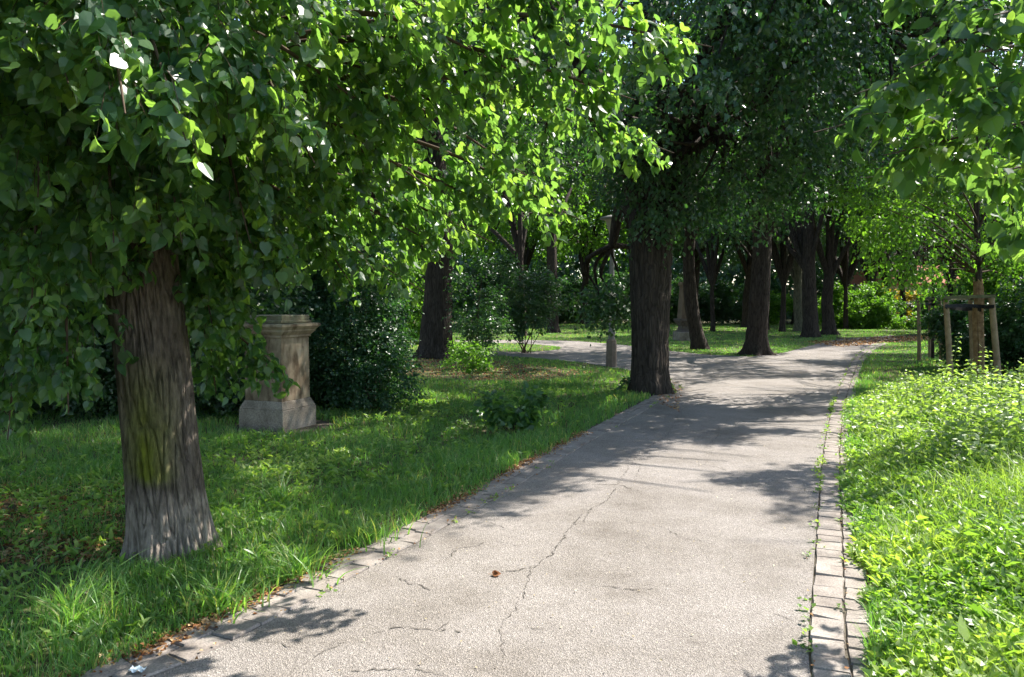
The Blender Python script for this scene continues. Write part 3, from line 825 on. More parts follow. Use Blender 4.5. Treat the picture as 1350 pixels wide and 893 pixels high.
def single_leaf(px, py, size, mat, label, z=.02, seed=0):
    r = np.random.default_rng(seed); c = G(px, py); m = MB()
    leaves(m, np.array([[c[0], c[1], z]]), np.array([[1, .25, .12]]), np.array([[.1, -.6, 1.0]]), np.array([size]), 'heart', 0, np.array([.1]), r)
    leaves(m, np.array([[c[0] + .03, c[1] + .01, z + .004]]), np.array([[-.7, .5, .35]]), np.array([[.4, .3, 1.0]]), np.array([size * .7]), 'heart', 0, np.array([.2]), r)
    tube(m, [(c[0], c[1], z), (c[0] - .03, c[1] - .008, z + .006)], [.0015, .001], 4)
    return tag(m.build('dry_leaf', mat), label, 'leaf')
single_leaf(650, 762, .05, M['dry'], 'curled dark brown dead leaf lying alone on the open asphalt')
# crumpled scrap of clear plastic by the lawn edge
c = G(181, 884, .03); m = MB(); r = np.random.default_rng(9)
g = np.stack(np.meshgrid(np.linspace(-.03, .03, 7), np.linspace(-.02, .02, 6), indexing='ij'), -1).reshape(-1, 2)
V = np.c_[g[:, 0] + c[0], g[:, 1] + c[1], .028 + r.random(42) * .016]
F = [(i * 6 + j, (i + 1) * 6 + j, (i + 1) * 6 + j + 1, i * 6 + j + 1) for i in range(6) for j in range(5)]
m.add(V, F)
o = m.build('plastic_wrapper', M['plastic']); tag(o, 'crumpled bluish clear plastic wrapper on the kerb at the lower left lawn edge', 'wrapper')
sol = o.modifiers.new('s', 'SOLIDIFY'); sol.thickness = .002

# ------------------------------------------------------------------ trees
def trunk_mesh(mb, spine, sides=24, flare=1.35, seed=0, furrow=.02, mi=0, nz=60, base_z=-.05, fq=22, fz=2.2):
    """spine: list of (x, y, z, radius)"""
    S = np.array(spine, float)
    C = spline(S, nz)
    th = np.arange(sides) / sides * 2 * PI
    V = np.zeros((nz, sides, 3))
    r0 = np.random.default_rng(seed)
    ph = r0.uniform(0, 6, 4)
    for i in range(nz):
        x, y, z, r = C[i]
        fl = 1 + (flare - 1) * math.exp(-max(z - S[0, 2], 0) / .22)
        lob = 1 + .06 * np.sin(3 * th + ph[0] + z * .3) + .035 * np.sin(5 * th + ph[1] - z * .5)
        root = 1 + (flare - 1) * .9 * math.exp(-max(z - S[0, 2], 0) / .18) * np.sin(6 * th + ph[2])
        rr = r * fl * lob * root
        if furrow:
            f = np.array([noise.noise(Vector((math.cos(t) * r * fq + ph[0], math.sin(t) * r * fq, z * fz)) + noise.noise_vector(Vector((math.cos(t) * 3, math.sin(t) * 3, z * 6))) * .12) for t in th])
            rr = rr - furrow * np.maximum(0, 1 - np.abs(f) / .16) + furrow * .35 * np.abs(f)
        V[i, :, 0] = x + np.cos(th) * rr; V[i, :, 1] = y + np.sin(th) * rr; V[i, :, 2] = z
    i = np.arange(nz - 1)[:, None] * sides; k = np.arange(sides)[None]; k2 = (k + 1) % sides
    F = np.stack([i + k, i + k2, i + sides + k2, i + sides + k], -1).reshape(-1, 4)
    mb.add(V.reshape(-1, 3), F, mi, smooth=True)

def px_spine(pts, d, extra=()):
    """pts: (px, py, width_px) from the ground upwards"""
    out = []
    for px, py, wp in pts:
        p = W(px, py, d); out.append((p[0], d, p[2], wp / FPX * d / 2))
    out[0] = (out[0][0], d, -.06, out[0][3])
    for e in extra: out.append(e)
    return out

def rand_dirs(n, rng, zmin=-.5):
    v = nrm(rng.normal(0, 1, (int(n * 3) + 8, 3))); v = v[v[:, 2] > zmin][:n]
    while len(v) < n:
        w = nrm(rng.normal(0, 1, (n, 3))); v = np.vstack([v, w[w[:, 2] > zmin]])[:n]
    return v

# gaps in the foliage through which the lamp post and two trunks are seen
CLEAR = [([(784, 268), (829, 268), (824, 358), (788, 358)], 19.4), ([(1275, 190), (1302, 190), (1302, 375), (1275, 375)], 15.0)]
def crown(root, top, cen, rad, ncl, clr, ntw, nl, size, leafm, rng, barkm, prim=9, prim_r=.12, zmin=-.6, kind='oval', cull=1.0, extra_cl=None, twl=.45, zfloor=2.0, twig_geo=False):
    """limbs + clumped foliage of one tree; top = where limbs leave the trunk"""
    top = np.array(top); cen = np.array(cen); rad = np.array(rad)
    U = rand_dirs(ncl, rng, zmin)
    rr = rng.uniform(.30, 1.0, ncl) ** .55
    cl = cen + U * rad * rr[:, None]
    cl[:, 2] = np.maximum(cl[:, 2], zfloor + rng.random(ncl) * .8)
    if extra_cl is not None: cl = np.vstack([cl, extra_cl]); ncl = len(cl)
    limbs = MB()
    # primaries
    pi = rng.choice(ncl, prim, replace=False)
    prims = top + (cl[pi] - top) * .55 + rng.normal(0, .3, (prim, 3)) + np.array([0, 0, .4])
    for p in prims:
        mid = (top + p) / 2 + np.array([0, 0, .35]) + rng.normal(0, .15, 3)
        c = spline([top - [0, 0, .4], mid, p], 9)
        tube(limbs, c, np.linspace(prim_r, prim_r * .45, 9), 8)
    for c_ in cl:
        k = np.argmin(np.linalg.norm(prims - c_, axis=1) + rng.random(prim) * 1.0)
        a = prims[k]; mid = (a + c_) / 2 + rng.normal(0, .2, 3) + np.array([0, 0, .15])
        tube(limbs, spline([a, mid, c_], 6), np.linspace(prim_r * .36, prim_r * .08, 6), 4)
    P = np.repeat(cl, ntw, axis=0)
    D = nrm(rng.normal(0, 1, P.shape) * np.array([1, 1, .65]) + np.repeat(nrm(cl - cen) * .55, ntw, axis=0))
    P = P + D * (clr * rng.uniform(.05, 1, len(P)) ** .6)[:, None] * np.array([1, 1, .7])
    fl = np.full(len(cl), zfloor * .8)
    if extra_cl is not None: fl[-len(extra_cl):] = .7
    P[:, 2] = np.maximum(P[:, 2], np.repeat(fl, ntw))
    if extra_cl is not None:
        small = np.repeat(np.r_[np.zeros(len(cl) - len(extra_cl)), (extra_cl[:, 2] < 2.2)], ntw) > 0
        P[small] = np.repeat(cl, ntw, axis=0)[small] + (P[small] - np.repeat(cl, ntw, axis=0)[small]) * .5
    if cull > 0:
        k = keep(P + D * .2, rng, cull); P = P[k]; D = D[k]
    for reg, far_ in CLEAR:
        px, py, f = project(P + D * .2); k = ~(inpoly(px, py, reg) & (f < far_)); P = P[k]; D = D[k]
    mb = MB()
    twigs(mb, P, D, twl * rng.uniform(.6, 1.2, len(P)), nl, size, rng, kind, .35, wood=limbs if twig_geo else None)
    limbs.build('limbs', barkm, root)
    mb.build('crown', leafm, root)

# ---- the big foreground linden
D1 = 4.95
sp = px_spine([(226, 752, 95), (223, 700, 92), (216, 640, 91), (208, 560, 89), (200, 480, 88), (190, 400, 88), (184, 340, 86), (178, 250, 80), (176, 150, 78)], D1,
              [(-2.42, 5.0, 3.3, .17), (-2.4, 5.1, 4.6, .14), (-2.3, 5.2, 6.2, .09), (-2.3, 5.2, 7.6, .04)])
root1 = empty('linden_tree', (sp[0][0], sp[0][1], 0), 'large nearest linden with thick furrowed trunk, green algae patch and lit hanging boughs', 'tree')
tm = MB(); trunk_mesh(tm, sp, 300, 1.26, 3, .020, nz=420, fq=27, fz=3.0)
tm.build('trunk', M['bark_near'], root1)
# paint dab and lichen patch on the bark
for (px, py, w_, h_, mt, nm) in ((263, 603, 6, 34, 'paint_red', 'paint_mark'), (206, 478, 9, 28, 'paint_yellow', 'lichen_patch')):
    pass

rng = np.random.default_rng(101)
limb1 = MB(); lf1 = MB()
boughs = [  # start height, via, tip (px, py, d), twig count, spread
    (2.9, (700, 20, 4.5), (938, 62, 4.3), 150, .15), (2.9, (600, 60, 4.4), (838, 132, 4.6), 170, .17), (2.7, (640, 110, 4.9), (888, 202, 5.0), 200, .16),
    (2.6, (520, 130, 4.9), (700, 235, 5.2), 170, .18), (2.5, (560, 190, 5.3), (765, 290, 5.5), 200, .18), (2.3, (430, 250, 5.6), (600, 335, 5.8), 190, .20),
    (2.2, (400, 290, 6.0), (560, 385, 6.2), 160, .20), (2.2, (380, 260, 5.6), (470, 385, 5.8), 170, .20), (2.1, (330, 270, 4.8), (395, 365, 4.6), 130, .17),
    (2.6, (430, 160, 4.8), (570, 250, 5.2), 170, .20), (2.9, (500, 20, 4.1), (690, 100, 4.3), 170, .19), (3.2, (600, -60, 3.9), (790, 30, 4.0), 130, .18),
    (2.8, (450, 80, 4.4), (640, 170, 4.7), 180, .19), (2.6, (480, 200, 5.2), (660, 275, 5.4), 170, .19), (2.9, (330, 40, 3.9), (510, 160, 4.4), 170, .20),
    (2.4, (500, 250, 5.8), (650, 320, 5.9), 150, .2),
    (2.9, (300, 30, 3.6), (415, 215, 3.3), 110, .15), (2.9, (260, 0, 3.5), (352, 140, 3.2), 100, .16), (2.9, (180, 0, 3.4), (245, 185, 2.8), 80, .12),
    (2.9, (140, -20, 3.3), (165, 150, 2.7), 80, .13), (2.9, (60, -20, 3.6), (90, 110, 3.0), 90, .16), (2.7, (60, 60, 4.1), (50, 260, 3.5), 120, .24),
    (2.5, (60, 200, 4.4), (40, 420, 3.9), 130, .25), (2.3, (90, 300, 4.6), (90, 545, 4.2), 100, .20), (2.3, (40, 300, 4.9), (10, 580, 4.4), 130, .26),
    (2.4, (120, 200, 4.4), (120, 370, 3.9), 90, .19), (2.2, (40, 380, 5.4), (-40, 600, 5.0), 130, .3),
    (2.0, (270, 400, 5.7), (385, 505, 6.0), 85, .10), (1.9, (270, 420, 5.9), (285, 520, 6.0), 60, .13), (2.1, (280, 330, 5.5), (310, 410, 5.5), 90, .16), (2.0, (260, 340, 5.3), (280, 430, 4.9), 70, .15),
    (2.7, (200, 100, 4.3), (240, 320, 3.7), 110, .21), (2.6, (280, 140, 4.4), (330, 320, 4.0), 130, .22), (2.7, (140, 120, 4.2), (150, 320, 3.6), 90, .20),
    (3.3, (400, -80, 3.6), (560, 10, 3.7), 100, .18), (3.4, (300, -120, 3.5), (420, 20, 3.3), 90, .18), (3.4, (120, -160, 4.0), (220, 30, 3.2), 90, .2),
    (2.5, (150, 150, 6.5), (250, 330, 7.0), 170, .35), (2.5, (60, 150, 6.2), (60, 350, 6.8), 170, .4), (2.3, (320, 230, 6.3), (480, 330, 6.7), 170, .3), (2.4, (300, 150, 6.0), (420, 230, 6.4), 190, .32),
    (3.0, (100, 60, 4.6), (20, 150, 4.2), 130, .3), (3.0, (-60, 0, 4.6), (-120, 250, 4.2), 150, .4), (2.6, (-60, 200, 5.0), (-150, 500, 4.6), 150, .4),
]
def trunk_at(z):
    S = np.array(sp); return np.array([np.interp(z, S[:, 2], S[:, 0]), np.interp(z, S[:, 2], S[:, 1]), z])
STRIP = LIT0[10:13] + [[(640, 505), (740, 505), (740, 578), (640, 578)]]
def strip_ok(P, rng):
    t = P[:, 2] / SUN[2]; g = P - SUN[None, :] * t[:, None]; px, py, f = project(g)
    hit = np.zeros(len(P), bool)
    for poly in STRIP: hit |= inpoly(px, py, poly)
    return ~(hit & (rng.random(len(P)) < .85) & (P[:, 2] > .5))
def bough(start, via, tip, nt, spread, lf, limb, rng, size=.068, kind='heart', nl=9, r0=.035, twl=.30, wr=.0022, t0=.30):
    V_ = np.array(via); T_ = np.array(tip)
    c = spline([start, (start + V_) / 2 + [0, 0, .15], V_, T_], 24)
    tube(limb, c, np.linspace(r0, .003, 24), 6)
    t = t0 + (.93 - t0) * rng.random(nt) ** .8
    P = np.stack([np.interp(t, np.linspace(0, 1, 24), c[:, k]) for k in range(3)], 1)
    tan = nrm(np.gradient(c, axis=0)); Tn = np.stack([np.interp(t, np.linspace(0, 1, 24), tan[:, k]) for k in range(3)], 1)
    s_ = spread * (1.0 - .75 * np.clip((t - .55) / .45, 0, 1))
    off = rng.normal(0, 1, (nt, 3)) * np.array([1, 1, .8]) * s_[:, None]
    P = P + off
    D = nrm(Tn * 1.0 + off / (spread + 1e-6) * .45 + rng.normal(0, .25, (nt, 3)) + [0, 0, -.25])
    k = strip_ok(P + D * .15, rng); P = P[k]; D = D[k]; t = t[k]; nt = len(t)
    twigs(lf, P, D, twl * rng.uniform(.6, 1.15, nt) * (1.05 - .5 * t), nl, size, rng, kind, .25, hang=.75, wood=limb, wr=wr)
for z0, via, tip, nt, spd in boughs:
    bough(trunk_at(z0), W(*via), W(*tip), int(nt * (.44 if tip[0] > 405 and tip[1] < 400 else .8 if tip[0] > 250 else 1.05)), spd * (1.12 if tip[0] > 405 else 1), lf1, limb1, rng)
# the upper crown, mostly above the picture, with unseen clumps added to block skylight
U = rand_dirs(150, rng, -.3); cl = np.array([-3.1, 5.3, 5.4]) + U * np.array([3.0, 3.4, 2.8]) * (rng.uniform(.3, 1, 150) ** .5)[:, None]
cl = cl[cl[:, 2] > 3.6 ]; cl = np.vstack([cl, np.array([-3.3, 4.6, 4.6]) + rng.normal(0, 1, (50, 3)) * [1.0, 1.2, .8]]); cl = np.vstack([cl, np.array([-2.9, 2.2, 4.3]) + rng.normal(0, 1, (70, 3)) * [1.1, 1.3, .5]]); cl = cl[cl[:, 2] > 3.5]
for c_ in cl[::2]:
    a = trunk_at(min(7.0, max(3.4, c_[2] - 1.5)))
    tube(limb1, spline([a, (a + c_) / 2 + [0, 0, .3], c_], 6), np.linspace(.05, .01, 6), 5)
P = np.repeat(cl, 42, axis=0); Dd = nrm(rng.normal(0, 1, P.shape)); P = P + Dd * (.6 * rng.random(len(P)) ** .5)[:, None]
k = keep(P, rng); P, Dd = P[k], Dd[k]
q, qy, f = project(P)
k = ~((f > .5) & (qy > -20) & (q > -50) & (q < 1400) & (f < 4.2))
twigs(lf1, P[k], Dd[k], .35, 9, .09, rng, 'oval', .35)
limb1.build('limbs', M['twig'], root1)
lf1.build('crown', M['leaf_near'], root1)

# ---- branch of the linden at the right edge, reaching into the picture
rng = np.random.default_rng(202)
sp2 = [(7.2, 4.1, -.05, .20), (7.18, 4.1, 1.5, .17), (7.15, 4.15, 3, .14), (7.1, 4.2, 5, .1), (7.1, 4.2, 6.5, .04)]
root2 = empty('linden_tree', (7.2, 4.1, 0), 'linden beyond the right edge whose large backlit leaves hang into the top right corner', 'tree')
tm = MB(); trunk_mesh(tm, sp2, 40, 1.3, 5, .015, nz=60); tm.build('trunk', M['bark'], root2)
limb2 = MB(); lf2 = MB()
st0 = np.array([7.15, 4.12, 3.2])
for via, tip, nt, spd, sz in [((1330, 110, 3.9), (1072, 175, 3.6), 60, .10, .095), ((1340, 60, 3.9), (1125, 125, 3.7), 50, .09, .095), ((1380, 20, 3.8), (1200, 90, 3.5), 60, .12, .095),
                          ((1400, 150, 3.9), (1165, 205, 3.7), 80, .12, .09), ((1420, 200, 4.2), (1290, 235, 3.9), 80, .14, .09), ((1420, 100, 3.8), (1300, 140, 3.5), 80, .15, .09),
                          ((1420, 250, 4.4), (1345, 300, 4.2), 60, .13, .085), ((1430, 0, 3.8), (1310, 20, 3.4), 70, .14, .095), ((1300, -60, 4.0), (1180, -5, 3.7), 60, .10, .09), ((1450, 100, 3.6), (1380, 220, 3.4), 80, .2, .09)]:
    bough(st0, W(*via), W(*tip), int(nt * .30), spd * .95, lf2, limb2, rng, size=sz * .88, nl=6, r0=.02, t0=.66, twl=.20)
for px, py, z in [(905, 637, 2.9), (960, 632, 2.9), (1010, 625, 3.0), (1060, 618, 3.0), (1060, 650, 2.9), (1045, 672, 2.8), (1080, 668, 2.8), (1090, 640, 2.9)]:
    t_ = G(px, py) + SUN * (z / SUN[2])
    bough(np.array([8.6, 9.6, 3.4]), t_ + [1.4, .2, .15], t_, 55, .13, lf2, limb2, rng, size=.075, kind='oval', nl=8, r0=.02, t0=.5, twl=.3)
cl = np.array([8.4, 4.6, 5.0]) + rand_dirs(60, rng, -.4) * np.array([2.0, 2.6, 2.2]) * (rng.uniform(.3, 1, 60) ** .5)[:, None]
for c_ in cl[::2]:
    a = np.array([7.15, 4.15, min(6, max(2.6, c_[2] - 1))]); tube(limb2, spline([a, (a + c_) / 2 + [0, 0, .2], c_], 6), np.linspace(.035, .008, 6), 5)
P = np.repeat(cl, 40, axis=0); Dd = nrm(rng.normal(0, 1, P.shape)); P = P + Dd * (.55 * rng.random(len(P)) ** .5)[:, None]
k = keep(P, rng); P, Dd = P[k], Dd[k]
q, qy, f = project(P); k = ~((f > .5) & (qy > -30) & (q < 1400)) & (P[:, 2] > 2.2)
twigs(lf2, P[k], Dd[k], .35, 8, .09, rng, 'oval', .35)
limb2.build('limbs', M['twig'], root2); lf2.build('crown', M['leaf_near'], root2)

# ---- mid distance linden on the right whose thin sprays reach over the path (leaves around x 1100-1200, y 230-340)
def wtree(name, label, spine, crown_args, seed, leafm, barkm=None, sides=28, nz=50, flare=1.35, furrow=.03, cat='tree', group=None, forks=()):
    r = empty(name, (spine[0][0], spine[0][1], 0), label, cat, group)
    m = MB(); trunk_mesh(m, spine, sides, flare, seed, furrow, nz=nz)
    for fk in forks:
        S = np.array(fk); c = spline(S, 16); tube(m, c[:, :3], c[:, 3], 14)
    m.build('trunk', barkm or M['bark'], r)
    crown(r, rng=np.random.default_rng(seed), leafm=leafm, barkm=barkm or M['bark'], **crown_args)
    return r

def T(px, py, wp, tops, d=None, h=6):
    """trunk spine from base pixel; tops = [(px, py, width)...] upwards"""
    if d is None: d = G(px, py)[1]
    s = px_spine([(px, py, wp)] + tops, d)
    l = s[-1]; dx = (s[-1][0] - s[-2][0]) / max(.1, s[-1][2] - s[-2][2])
    s.append((l[0] + dx * .5 * (h - l[2]) * .4, d, h, l[3] * .6))
    return s, d

# centre linden
s, d = T(856, 519, 52, [(856, 480, 48), (856, 420, 49), (856, 370, 53), (856, 330, 55), (853, 300, 50), (850, 240, 40)], h=8)
c0 = np.array([s[0][0], d, 0])
fr = W(868, 318, d); 
fork = [(fr[0] - .1, d, fr[2] - .5, .22), (fr[0] + .15, d - .1, fr[2] + .4, .20), (fr[0] + .6, d, fr[2] + 1.7, .17), (fr[0] + 2.0, d + .3, fr[2] + 3.1, .15), (fr[0] + 3.2, d + .8, fr[2] + 4.2, .08)]
fork2 = [(fr[0] - .25, d, fr[2] + .3, .13), (fr[0] - .8, d - .2, fr[2] + 1.2, .09), (fr[0] - 1.8, d - .3, fr[2] + 2.0, .06), (fr[0] - 2.8, d - .4, fr[2] + 2.3, .03)]
rg = np.random.default_rng(7)
low = np.array([W(px, py, dd) for px, py, dd in [(800, 90, 13), (830, 120, 12), (880, 150, 12),  (930, 180, 12.5), (960, 120, 12), (1000, 180, 13), (1040, 120, 13), (850, 262, 13.1), (905, 262, 13.0), (878, 232, 12.8), (835, 225, 13), (832, 185, 12.3), (872, 185, 12.2), (905, 170, 12.2), (880, 130, 12), (850, 150, 12.2), (935, 185, 12.4), (900, 120, 12), (900, 205, 12.6), (925, 235, 12.8), (945, 262, 13.4),
         (960, 230, 13.5), (1000, 230, 14), (1040, 260, 15), (1050, 220, 14), (1080, 160, 14), (870, 60, 12), (940, 60, 12), (1000, 60, 12), (1060, 50, 13), (1120, 90, 14),
        (1020, 250, 15), (1060, 250, 16), (1100, 240, 16),  (955, 205, 12.6),  (760, 110, 13.5), (745, 60, 13.5), (860, 10, 11.5), (960, 0, 11.5), (1060, 0, 12), (800, 378, 15.5), (790, 392, 15.6), (818, 368, 15.3), (822, 392, 15.5), (800, 398, 15.4)]])
def shade_clumps(polys, n, z0, z1, rng):
    out = []
    for poly in polys:
        x0 = min(p[0] for p in poly); x1 = max(p[0] for p in poly); y0 = min(p[1] for p in poly); y1 = max(p[1] for p in poly); k = 0
        while k < n:
            a, b = rng.uniform(x0, x1), rng.uniform(y0, y1)
            if inpoly(np.array([a]), np.array([b]), poly)[0]:
                g = G(a, b); out.append(g + SUN * (rng.uniform(z0, z1) / SUN[2])); k += 1
    return np.array(out)
low = np.vstack([low, shade_clumps([[(890, 528), (1110, 528), (1095, 588), (860, 580)], [(600, 600), (760, 540), (860, 530), (700, 610)], [(420, 620), (640, 560), (620, 640), (420, 700)]], 34, 4.2, 7.5, rg)])
wtree('linden_tree', 'massive dark linden trunk with forked limbs, standing at the left kerb mid photo',
      s, dict(top=W(853, 260, d), cen=(c0[0] + .8, d + .5, 8.6), rad=(6.8, 6.2, 5.6), ncl=330, clr=.8, ntw=44, nl=9, size=.092, prim=10, prim_r=.17, zfloor=3.4, zmin=-.75, extra_cl=low), 11, M['leaf_dark'], sides=56, nz=110, flare=1.18, forks=(fork,))

# other trees with visible trunks
trees = [
 # px, py, w, tops, H(top), label, leafm, cen dx, cen z, rad, ncl, size, barkm
 (575, 472, 44, [(576, 440, 41), (579, 380, 37), (581, 310, 33), (574, 240, 30), (572, 180, 28)], 'broad dark linden trunk with flared foot behind the rounded shrub on the left lawn', 'leaf_dark', (-.5, 0, 8.5), (5.5, 5, 5.2), 170, .12, 'bark'),
 (923, 461, 21, [(916, 430, 18), (911, 400, 18), (908, 350, 15), (910, 300, 13)], 'slim dark tree leaning to the left just past the small square', 'leaf_dark', (.5, 0, 7.6), (4.4, 4.4, 4.2), 120, .12, 'bark'),
 (996, 468, 33, [(998, 440, 27), (1001, 400, 26), (1004, 350, 24), (1006, 300, 22)], 'sturdy dark trunk flaring at its foot where lawn meets the square', 'leaf_dark', (1.0, 0, 8.0), (5.6, 5, 5.0), 190, .12, 'bark'),
 (1069, 445, 21, [(1068, 420, 19), (1067, 390, 18), (1066, 350, 16)], 'thick trunk with a pale bark spot, left one of the touching pair by the path', 'leaf_dark', (0, 1, 9.0), (5.6, 5.5, 5.2), 130, .16, 'bark'),
 (1094, 442, 18, [(1092, 420, 15), (1090, 395, 14), (1093, 360, 12)], 'dark trunk with wide foot, right one of the touching pair by the far path edge', 'leaf_dark', (1.5, 1, 9.5), (5.8, 5.5, 5.6), 120, .17, 'bark'),
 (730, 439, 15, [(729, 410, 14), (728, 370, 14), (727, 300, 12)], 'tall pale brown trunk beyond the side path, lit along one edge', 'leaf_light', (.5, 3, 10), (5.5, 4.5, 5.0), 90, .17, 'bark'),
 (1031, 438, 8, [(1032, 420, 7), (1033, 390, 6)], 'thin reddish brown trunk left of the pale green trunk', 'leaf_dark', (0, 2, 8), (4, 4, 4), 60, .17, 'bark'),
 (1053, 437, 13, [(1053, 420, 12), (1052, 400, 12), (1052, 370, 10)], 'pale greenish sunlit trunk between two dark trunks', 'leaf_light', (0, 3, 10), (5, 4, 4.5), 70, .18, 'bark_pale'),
 (1115, 434, 6, [(1115, 410, 6), (1115, 380, 5)], 'very slim dark trunk in front of the bright green bush', 'leaf_dark', (0, 2, 9), (4, 4, 4.2), 70, .19, 'bark'),
 (1148, 431, 9, [(1149, 410, 8), (1149, 385, 7)], 'straight dark trunk at the right side of the bright green bush', 'leaf_dark', (0, 3, 9.5), (5, 4.5, 4.6), 80, .19, 'bark'),
 (1172, 431, 6, [(1171, 410, 5), (1170, 385, 4)], 'slim trunk beside the yellow leaved bush', 'leaf_dark', (0, 3, 9), (4.2, 4.2, 4.2), 60, .19, 'bark'),
 (1190, 431, 7, [(1191, 410, 7), (1190, 380, 6)], 'dark trunk in front of the beige house wall', 'leaf_dark', (0, 3, 9.5), (4.5, 4.5, 4.4), 70, .19, 'bark'),
 (1202, 425, 4, [(1202, 405, 4), (1202, 385, 3)], 'thinnest far trunk before the beige house wall', 'leaf_dark', (0, 3, 8.5), (4, 4, 4), 50, .20, 'bark'),
 (1255, 441, 11, [(1254, 420, 10), (1254, 395, 9), (1252, 370, 8)], 'dark trunk seen between the tree stakes beside the pale grave monument', 'leaf_dark', (.5, 2, 9), (5, 5, 4.8), 100, .16, 'bark'),
 (1325, 446, 12, [(1324, 420, 10), (1321, 390, 9), (1325, 360, 8)], 'dark trunk above the green hedge at the right edge', 'leaf_dark', (0, 2, 9), (5.4, 5, 4.8), 110, .15, 'bark'),
 (1400, 455, 14, [(1400, 420, 13), (1398, 380, 12)], 'linden standing out of sight past the right edge of the hedge', 'leaf_dark', (0, 0, 9), (5, 5, 4.8), 110, .15, 'bark'),
 (690, 444, 9, [(689, 410, 8), (688, 380, 7), (686, 330, 6)], 'slender dark trunk behind the leafy undergrowth left of the lamp', 'leaf_light', (-1, 3, 9), (5, 4, 5.0), 90, .17, 'bark'),
 (480, 455, 16, [(480, 400, 15), (480, 330, 14)], 'dark linden hidden behind the boughs on the left lawn', 'leaf_dark', (0, 0, 8.5), (5, 4.5, 5.5), 120, .14, 'bark'),
 (250, 470, 22, [(250, 400, 20), (248, 330, 18)], 'dark linden behind the undergrowth, hidden by the nearest crown', 'leaf_dark', (0, 0, 8), (5, 4.5, 5.5), 110, .14, 'bark'),
 (60, 480, 24, [(60, 400, 22), (60, 300, 20)], 'dark linden behind the shrubs at the left edge', 'leaf_dark', (0, 0, 7.8), (5, 4.5, 5.5), 120, .14, 'bark'),
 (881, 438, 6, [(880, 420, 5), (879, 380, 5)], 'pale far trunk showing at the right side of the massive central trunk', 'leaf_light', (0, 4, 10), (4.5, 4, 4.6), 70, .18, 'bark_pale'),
 (940, 437, 6, [(940, 420, 6), (939, 390, 5)], 'thin far dark trunk between the leaning tree and the sturdy trunk', 'leaf_dark', (0, 3, 9), (4.5, 4, 4.6), 80, .18, 'bark'),
 (1010, 436, 7, [(1010, 420, 7), (1010, 390, 6)], 'far dark trunk just behind the flared foot of the sturdy tree', 'leaf_dark', (0, 4, 9), (4.5, 4, 4.6), 80, .18, 'bark'),
]
for i, (px, py, wp, tops, lb, lm, dc, rad, ncl, size, bm) in enumerate(trees):
    s, d = T(px, py, wp, tops, h=7.5)
    x0 = s[0][0]
    wtree('linden_tree' if 'linden' in lb else 'park_tree', lb, s, dict(top=(s[-2][0], d, max(3.0, s[-2][2])), cen=(x0 + dc[0], d + dc[1], dc[2]), rad=rad, ncl=ncl, clr=.85 + .01 * d, ntw=26, nl=7,
          size=size, prim=7, prim_r=.13, zfloor=3.5 + .02 * d, zmin=-.7, twl=.5), 300 + i, M[lm], M[bm], sides=26, nz=40, flare=1.5 if i in (2, 4, 0) else 1.3, group='old trees of the park')

# unseen trees shading path and lawn; two near the viewer added to block skylight
for i, (x0, d0, h0, r0, lb) in enumerate([(11.5, 9.5, 7.5, 4.3, 'linden outside the right edge beside the nettles'), (13.5, 17, 8, 4.8, 'linden outside the right edge behind the nettles'),
                                  (17, 24, 8, 5, 'linden outside the right edge level with the small square'), (21, 33, 8.5, 5, 'linden outside the right edge by the far lawn'),
                                  (-7.0, .5, 6.0, 4.2, 'unseen linden added for shade beside the viewer, outside the left edge'), (-4.6, -2.8, 6.6, 4.6, 'unseen linden added for shade behind the viewer on the left lawn'),
                                  (-9.5, 10.5, 7.5, 4.5, 'linden outside the left edge behind the dark shrubs')]):
    s = [(x0, d0, -.05, .3), (x0, d0, 1.5, .25), (x0 + .1, d0, 4, .2), (x0, d0, 7, .1)]
    wtree('linden_tree', lb, s, dict(top=(x0, d0, 3.5), cen=(x0, d0, h0), rad=(r0, r0, r0), ncl=110, clr=.9, ntw=26, nl=7, size=.13, prim=7, prim_r=.12, zfloor=1.6 if x0 == -7.0 else 3.2, zmin=-.85 if x0 == -7.0 else -.7), 500 + i, M['leaf_dark'], group='old trees of the park')

# bright young linden spray over the path, d ~ 9..12
rng = np.random.default_rng(404)
dY = 15.7
s = px_spine([(1292, 506, 22), (1291, 440, 19), (1290, 380, 16)], dY)
yroot = empty('young_linden', (s[0][0], dY, 0), 'young linden in the near stake frame, trunk wrapped in reed mat, bright crown above', 'tree')
m = MB(); trunk_mesh(m, px_spine([(1292, 506, 8.5), (1291, 400, 8), (1289, 340, 7.5), (1287, 260, 7), (1286, 200, 6)], dY, [(W(1286, 100, dY)[0], dY, 6.2, .03)]), 20, 1.1, 8, .006, nz=40)
m.build('trunk', M['bark'], yroot)
m = MB()
cs = np.array(px_spine([(1291, 508, 21), (1292, 440, 20), (1292, 410, 19)], dY)); cs2 = np.array(px_spine([(1290, 508, 14), (1289, 395, 15), (1288, 372, 14)], dY))
r_ = np.random.default_rng(3)
for part, seg in (('reed_wrap', [(508, 407, .09)]), ('reed_wrap', [(402, 370, .078)])):
    m = MB()
    for yb, yt, rr in seg:
        for k in range(22):
            a = k / 22 * 2 * PI
            b = W(1291, yb, dY); t_ = W(1289, yt, dY)
            p0 = np.array([b[0] + math.cos(a) * rr, dY + math.sin(a) * rr, max(.0, b[2])]); p1 = np.array([t_[0] + math.cos(a) * rr * .95, dY + math.sin(a) * rr * .95, t_[2] + r_.normal(0, .03)])
            tube(m, [p0, (p0 + p1) / 2 + r_.normal(0, .004, 3), p1], [.014, .0135, .012], 6, cap=True)
    m.build(part, M['reed'], yroot)
cl = []
